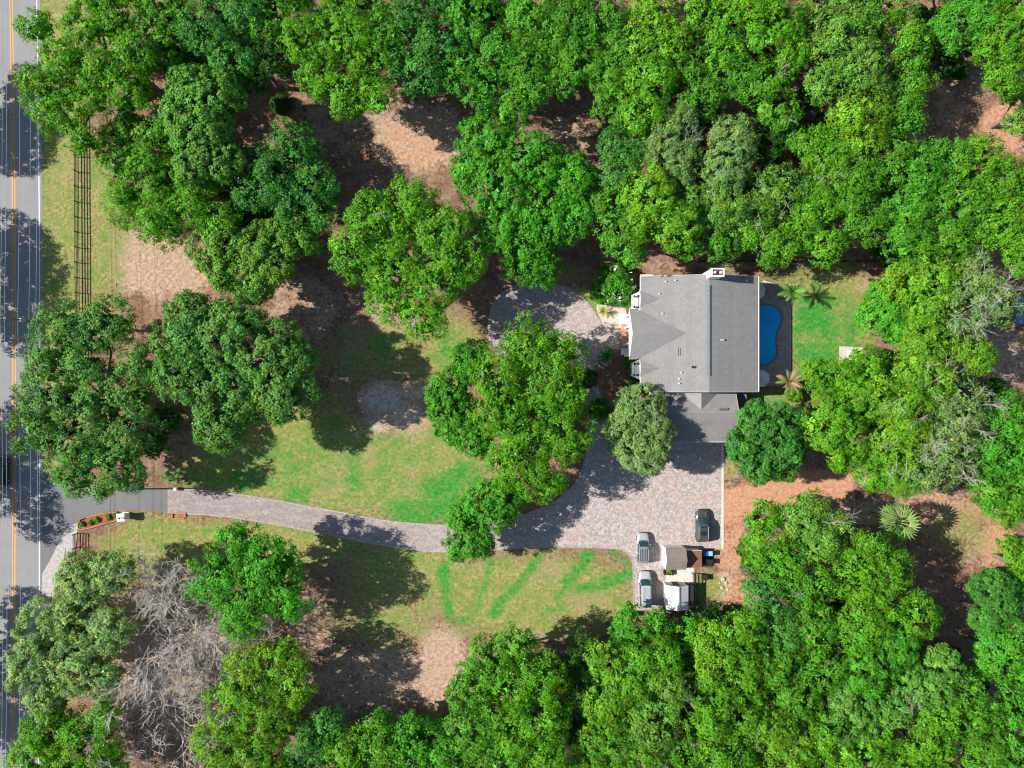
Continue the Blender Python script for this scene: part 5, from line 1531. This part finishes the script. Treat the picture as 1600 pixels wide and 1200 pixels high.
y0, y1 = P(0, 890, 2.5)[1], P(0, 856.5, 2.5)[1]
so, hx, hy = gable_shed('garden_shed', 'white garden shed with tan ridged roof beside the bins', x0, x1, y0, y1, 2.6, 3.5, 'white', 'rooftan', 'X', .06)
dd = MB().box(-hx + .01, -hx + .058, -.5, .5, .03, 2.0).build('door', M['white'], so)
MB().box(-hx - .03, -hx + .008, .3, .36, .9, 1.1).build('handle', M['blackmetal'], dd)
window(so, 'Y', -hy + .06, .2, 1.0, .8, .8, -1)
x0b, x1b = x1 + .03, P(1097, 0, 2.0)[0]
y0b, y1b = P(0, 886.5, 1.9)[1], P(0, 860, 1.9)[1]
s2 = empty('lean_to_shed', ((x0b + x1b) / 2, (y0b + y1b) / 2, 0), 0, 'low shed with red brown roof between the tan roofed shed and the bins', 'shed')
hx, hy = (x1b - x0b) / 2, (y1b - y0b) / 2
MB().box(-hx, hx - .1, -hy + .1, hy - .1, 0, 1.85).build('wall', M['cream'], s2)
MB().slab([(-hx, -hy, 2.1), (hx, -hy, 1.9), (hx, hy, 1.9), (-hx, hy, 2.1)], .08).build('roof_slope', M['roofred'], s2)
MB().box(-hx, hx, hy + .003, hy + .06, 1.84, 2.0).build('fascia', M['trim'], s2)
# white roofed shed
xw, xr, xe = P(1041, 0, 2.5)[0], P(1061.5, 0, 3.3)[0], P(1076, 0, 2.5)[0]
y0, y1 = P(0, 953, 2.7)[1], P(0, 915.5, 2.7)[1]
hw = (xe - xw) / 2
so, hx, hy = gable_shed('storage_shed', 'storage shed with bright white metal roof at the yard\'s bottom', xw, xe, y0, y1, 2.35, 3.3, 'cream', 'white', 'Y', .12)
for k in range(5):
    for s in (-1, 1):
        yy = -hy + .35 + k * (2 * hy - .7) / 4
        MB().slab([(s * .1, yy - .02, 3.3 - .095 * 1 + .03), (s * hx, yy - .02, 2.38), (s * hx, yy + .02, 2.38), (s * .1, yy + .02, 3.3 - .095 + .03)][::s], .02).build('roof_seam', M['white'], so)
MB().box(-.45, .45, hy - .12 + .003, hy - .06, .03, 1.95).build('door', M['darkwood'], so)
lx0, lx1 = xe + .02, P(1084, 0, 2.0)[0]
le = empty('carport_lean_to', ((lx0 + lx1) / 2, (y0 + y1) / 2, 0), 0, 'narrow dark roofed lean to along the white roofed shed', 'shed')
hx, hy = (lx1 - lx0) / 2, (y1 - y0) / 2
MB().slab([(-hx, -hy + .3, 2.15), (hx, -hy + .3, 1.9), (hx, hy - .1, 1.9), (-hx, hy - .1, 2.15)], .06).build('roof_slope', M['darkwood'], le)
for y in (-hy + .4, 0, hy - .2):
    MB().box(hx - .12, hx - .02, y - .05, y + .05, 0, 1.86).build('post', M['darkwood'], le)
# bins standing on a dark platform
pl = empty('bin_platform', P(1105, 873), 0, 'dark timber platform carrying the wheelie bins', 'platform')
for k in range(6):
    MB().box(-.78 + k * .265, -.53 + k * .265, -1.3, 1.3, .05, .12).build('plank', M['darkwood'], pl)
for y in (-1.1, 0, 1.1):
    MB().box(-.78, .8, y - .06, y + .06, 0, .048).build('joist', M['darkwood'], pl)
def bin_(px, py, mat, label, rz=0.0):
    X, Y, _ = P(px, py, .9)
    o = empty('wheelie_bin', (X, Y, .12), rz, label, 'bin')
    MB().loft([[(-.24, -.26, .06), (.24, -.26, .06), (.24, .22, .06), (-.24, .22, .06)], [(-.31, -.36, .98), (.31, -.36, .98), (.31, .32, .98), (-.31, .32, .98)]]).build('body', M[mat], o)
    MB().loft([[(-.33, -.38, .985), (.33, -.38, .985), (.33, .36, .985), (-.33, .36, .985)], [(-.27, -.33, 1.06), (.27, -.33, 1.06), (.27, .28, 1.06), (-.27, .28, 1.06)]]).build('lid', M[mat], o)
    MB().tube((-.26, .42, .94), (.26, .42, .94), .022, n=6).build('handle', M['blackmetal'], o)
    for s in (-1, 1):
        MB().tube((s * .25, .26, .12), (s * .31, .26, .12), .12, n=12).build('wheel', M['rubber'], o)
bin_(1102, 865, 'bluebin', 'bright blue wheelie bin left in the bin row')
bin_(1110, 864.5, 'tealbin', 'pale blue wheelie bin right of the bright blue one', .05)
bin_(1103, 877, 'blackmetal', 'black wheelie bin below the bright blue one')
bin_(1110, 878, 'blackmetal', 'black wheelie bin below the pale blue one', -.1)
# air conditioner by the yard and bits round the sheds
ac = empty('air_conditioner', P(1100, 900.5), 0, 'black square condenser unit on the grass right of the shed pad', 'machine')
MB().box(-.42, .42, -.42, .42, 0.02, .8).build('case', M['blackmetal'], ac)
for k in range(5):
    MB().box(-.38, .38, -.34 + k * .16, -.30 + k * .16, .803, .83).build('slat', M['darkwood'], ac)
fr = empty('trellis', P(1044, 893), 0, 'low black metal frame with a plant below the tan roofed shed', 'frame')
for x in (-.75, .75):
    MB().box(x - .03, x + .03, -.4, .3, .02, .5).build('side', M['blackmetal'], fr)
MB().box(-.72, .72, -.43, -.37, .3, .5).build('rail', M['blackmetal'], fr)
make_tree('potted_plant', [(1045, 893, 3.5), (1048, 894, 2.5)], .8, 'olive', 'small brownish plant inside the black metal frame', 'plant', seed=300, puff=.2, leaf=.12, trunk=.03)
# stones by the orange dirt
srng = random.Random(4)
RK = ['large topmost', 'large middle', 'large lower', 'small right hand', 'small left hand', 'small lowest']
for k, (x, y, s) in enumerate([(1129, 905, .36), (1134, 911, .3), (1128, 918, .33), (1137, 921, .22), (1124, 911, .18), (1131, 927, .2)]):
    bm = bmesh.new()
    bmesh.ops.create_icosphere(bm, subdivisions=2, radius=s)
    for v in bm.verts:
        v.co *= 1 + srng.uniform(-.28, .22)
        v.co.z *= .35
    me = bpy.data.meshes.new('rock'); bm.to_mesh(me); bm.free()
    me.materials.append(M['rockstone'])
    tag(link('rock', me, None, (*P(x, y)[:2], s * .25), (0, 0, srng.uniform(0, 3))), RK[k] + ' pale rock of the pile left of the orange dirt track', 'rock', 'pale rocks in a small pile')
# fallen trunk in the north-east clearing
lo_rng = np.random.default_rng(77)
fo = empty('fallen_trunk', P(1493, 88), 0, 'grey fallen forked trunk at the top of the upper right clearing', 'log')
s = limb_segs(lo_rng, (-2.6, -2.2, .35), (0.2, .9, .55), .28, .2, 4, .04)
link('log', np_mesh('log', *tri_tubes(s), M['greybark']), fo)
s = limb_segs(lo_rng, (.2, .9, .55), (-.6, -2.9, .4), .16, .06, 4, .06) + limb_segs(lo_rng, (.2, .9, .55), (2.0, -1.4, .5), .12, .04, 4, .08)
link('limb', np_mesh('limb', *tri_tubes(s), M['greybark']), fo)
print('leaf triangles', N_LEAVES[0])
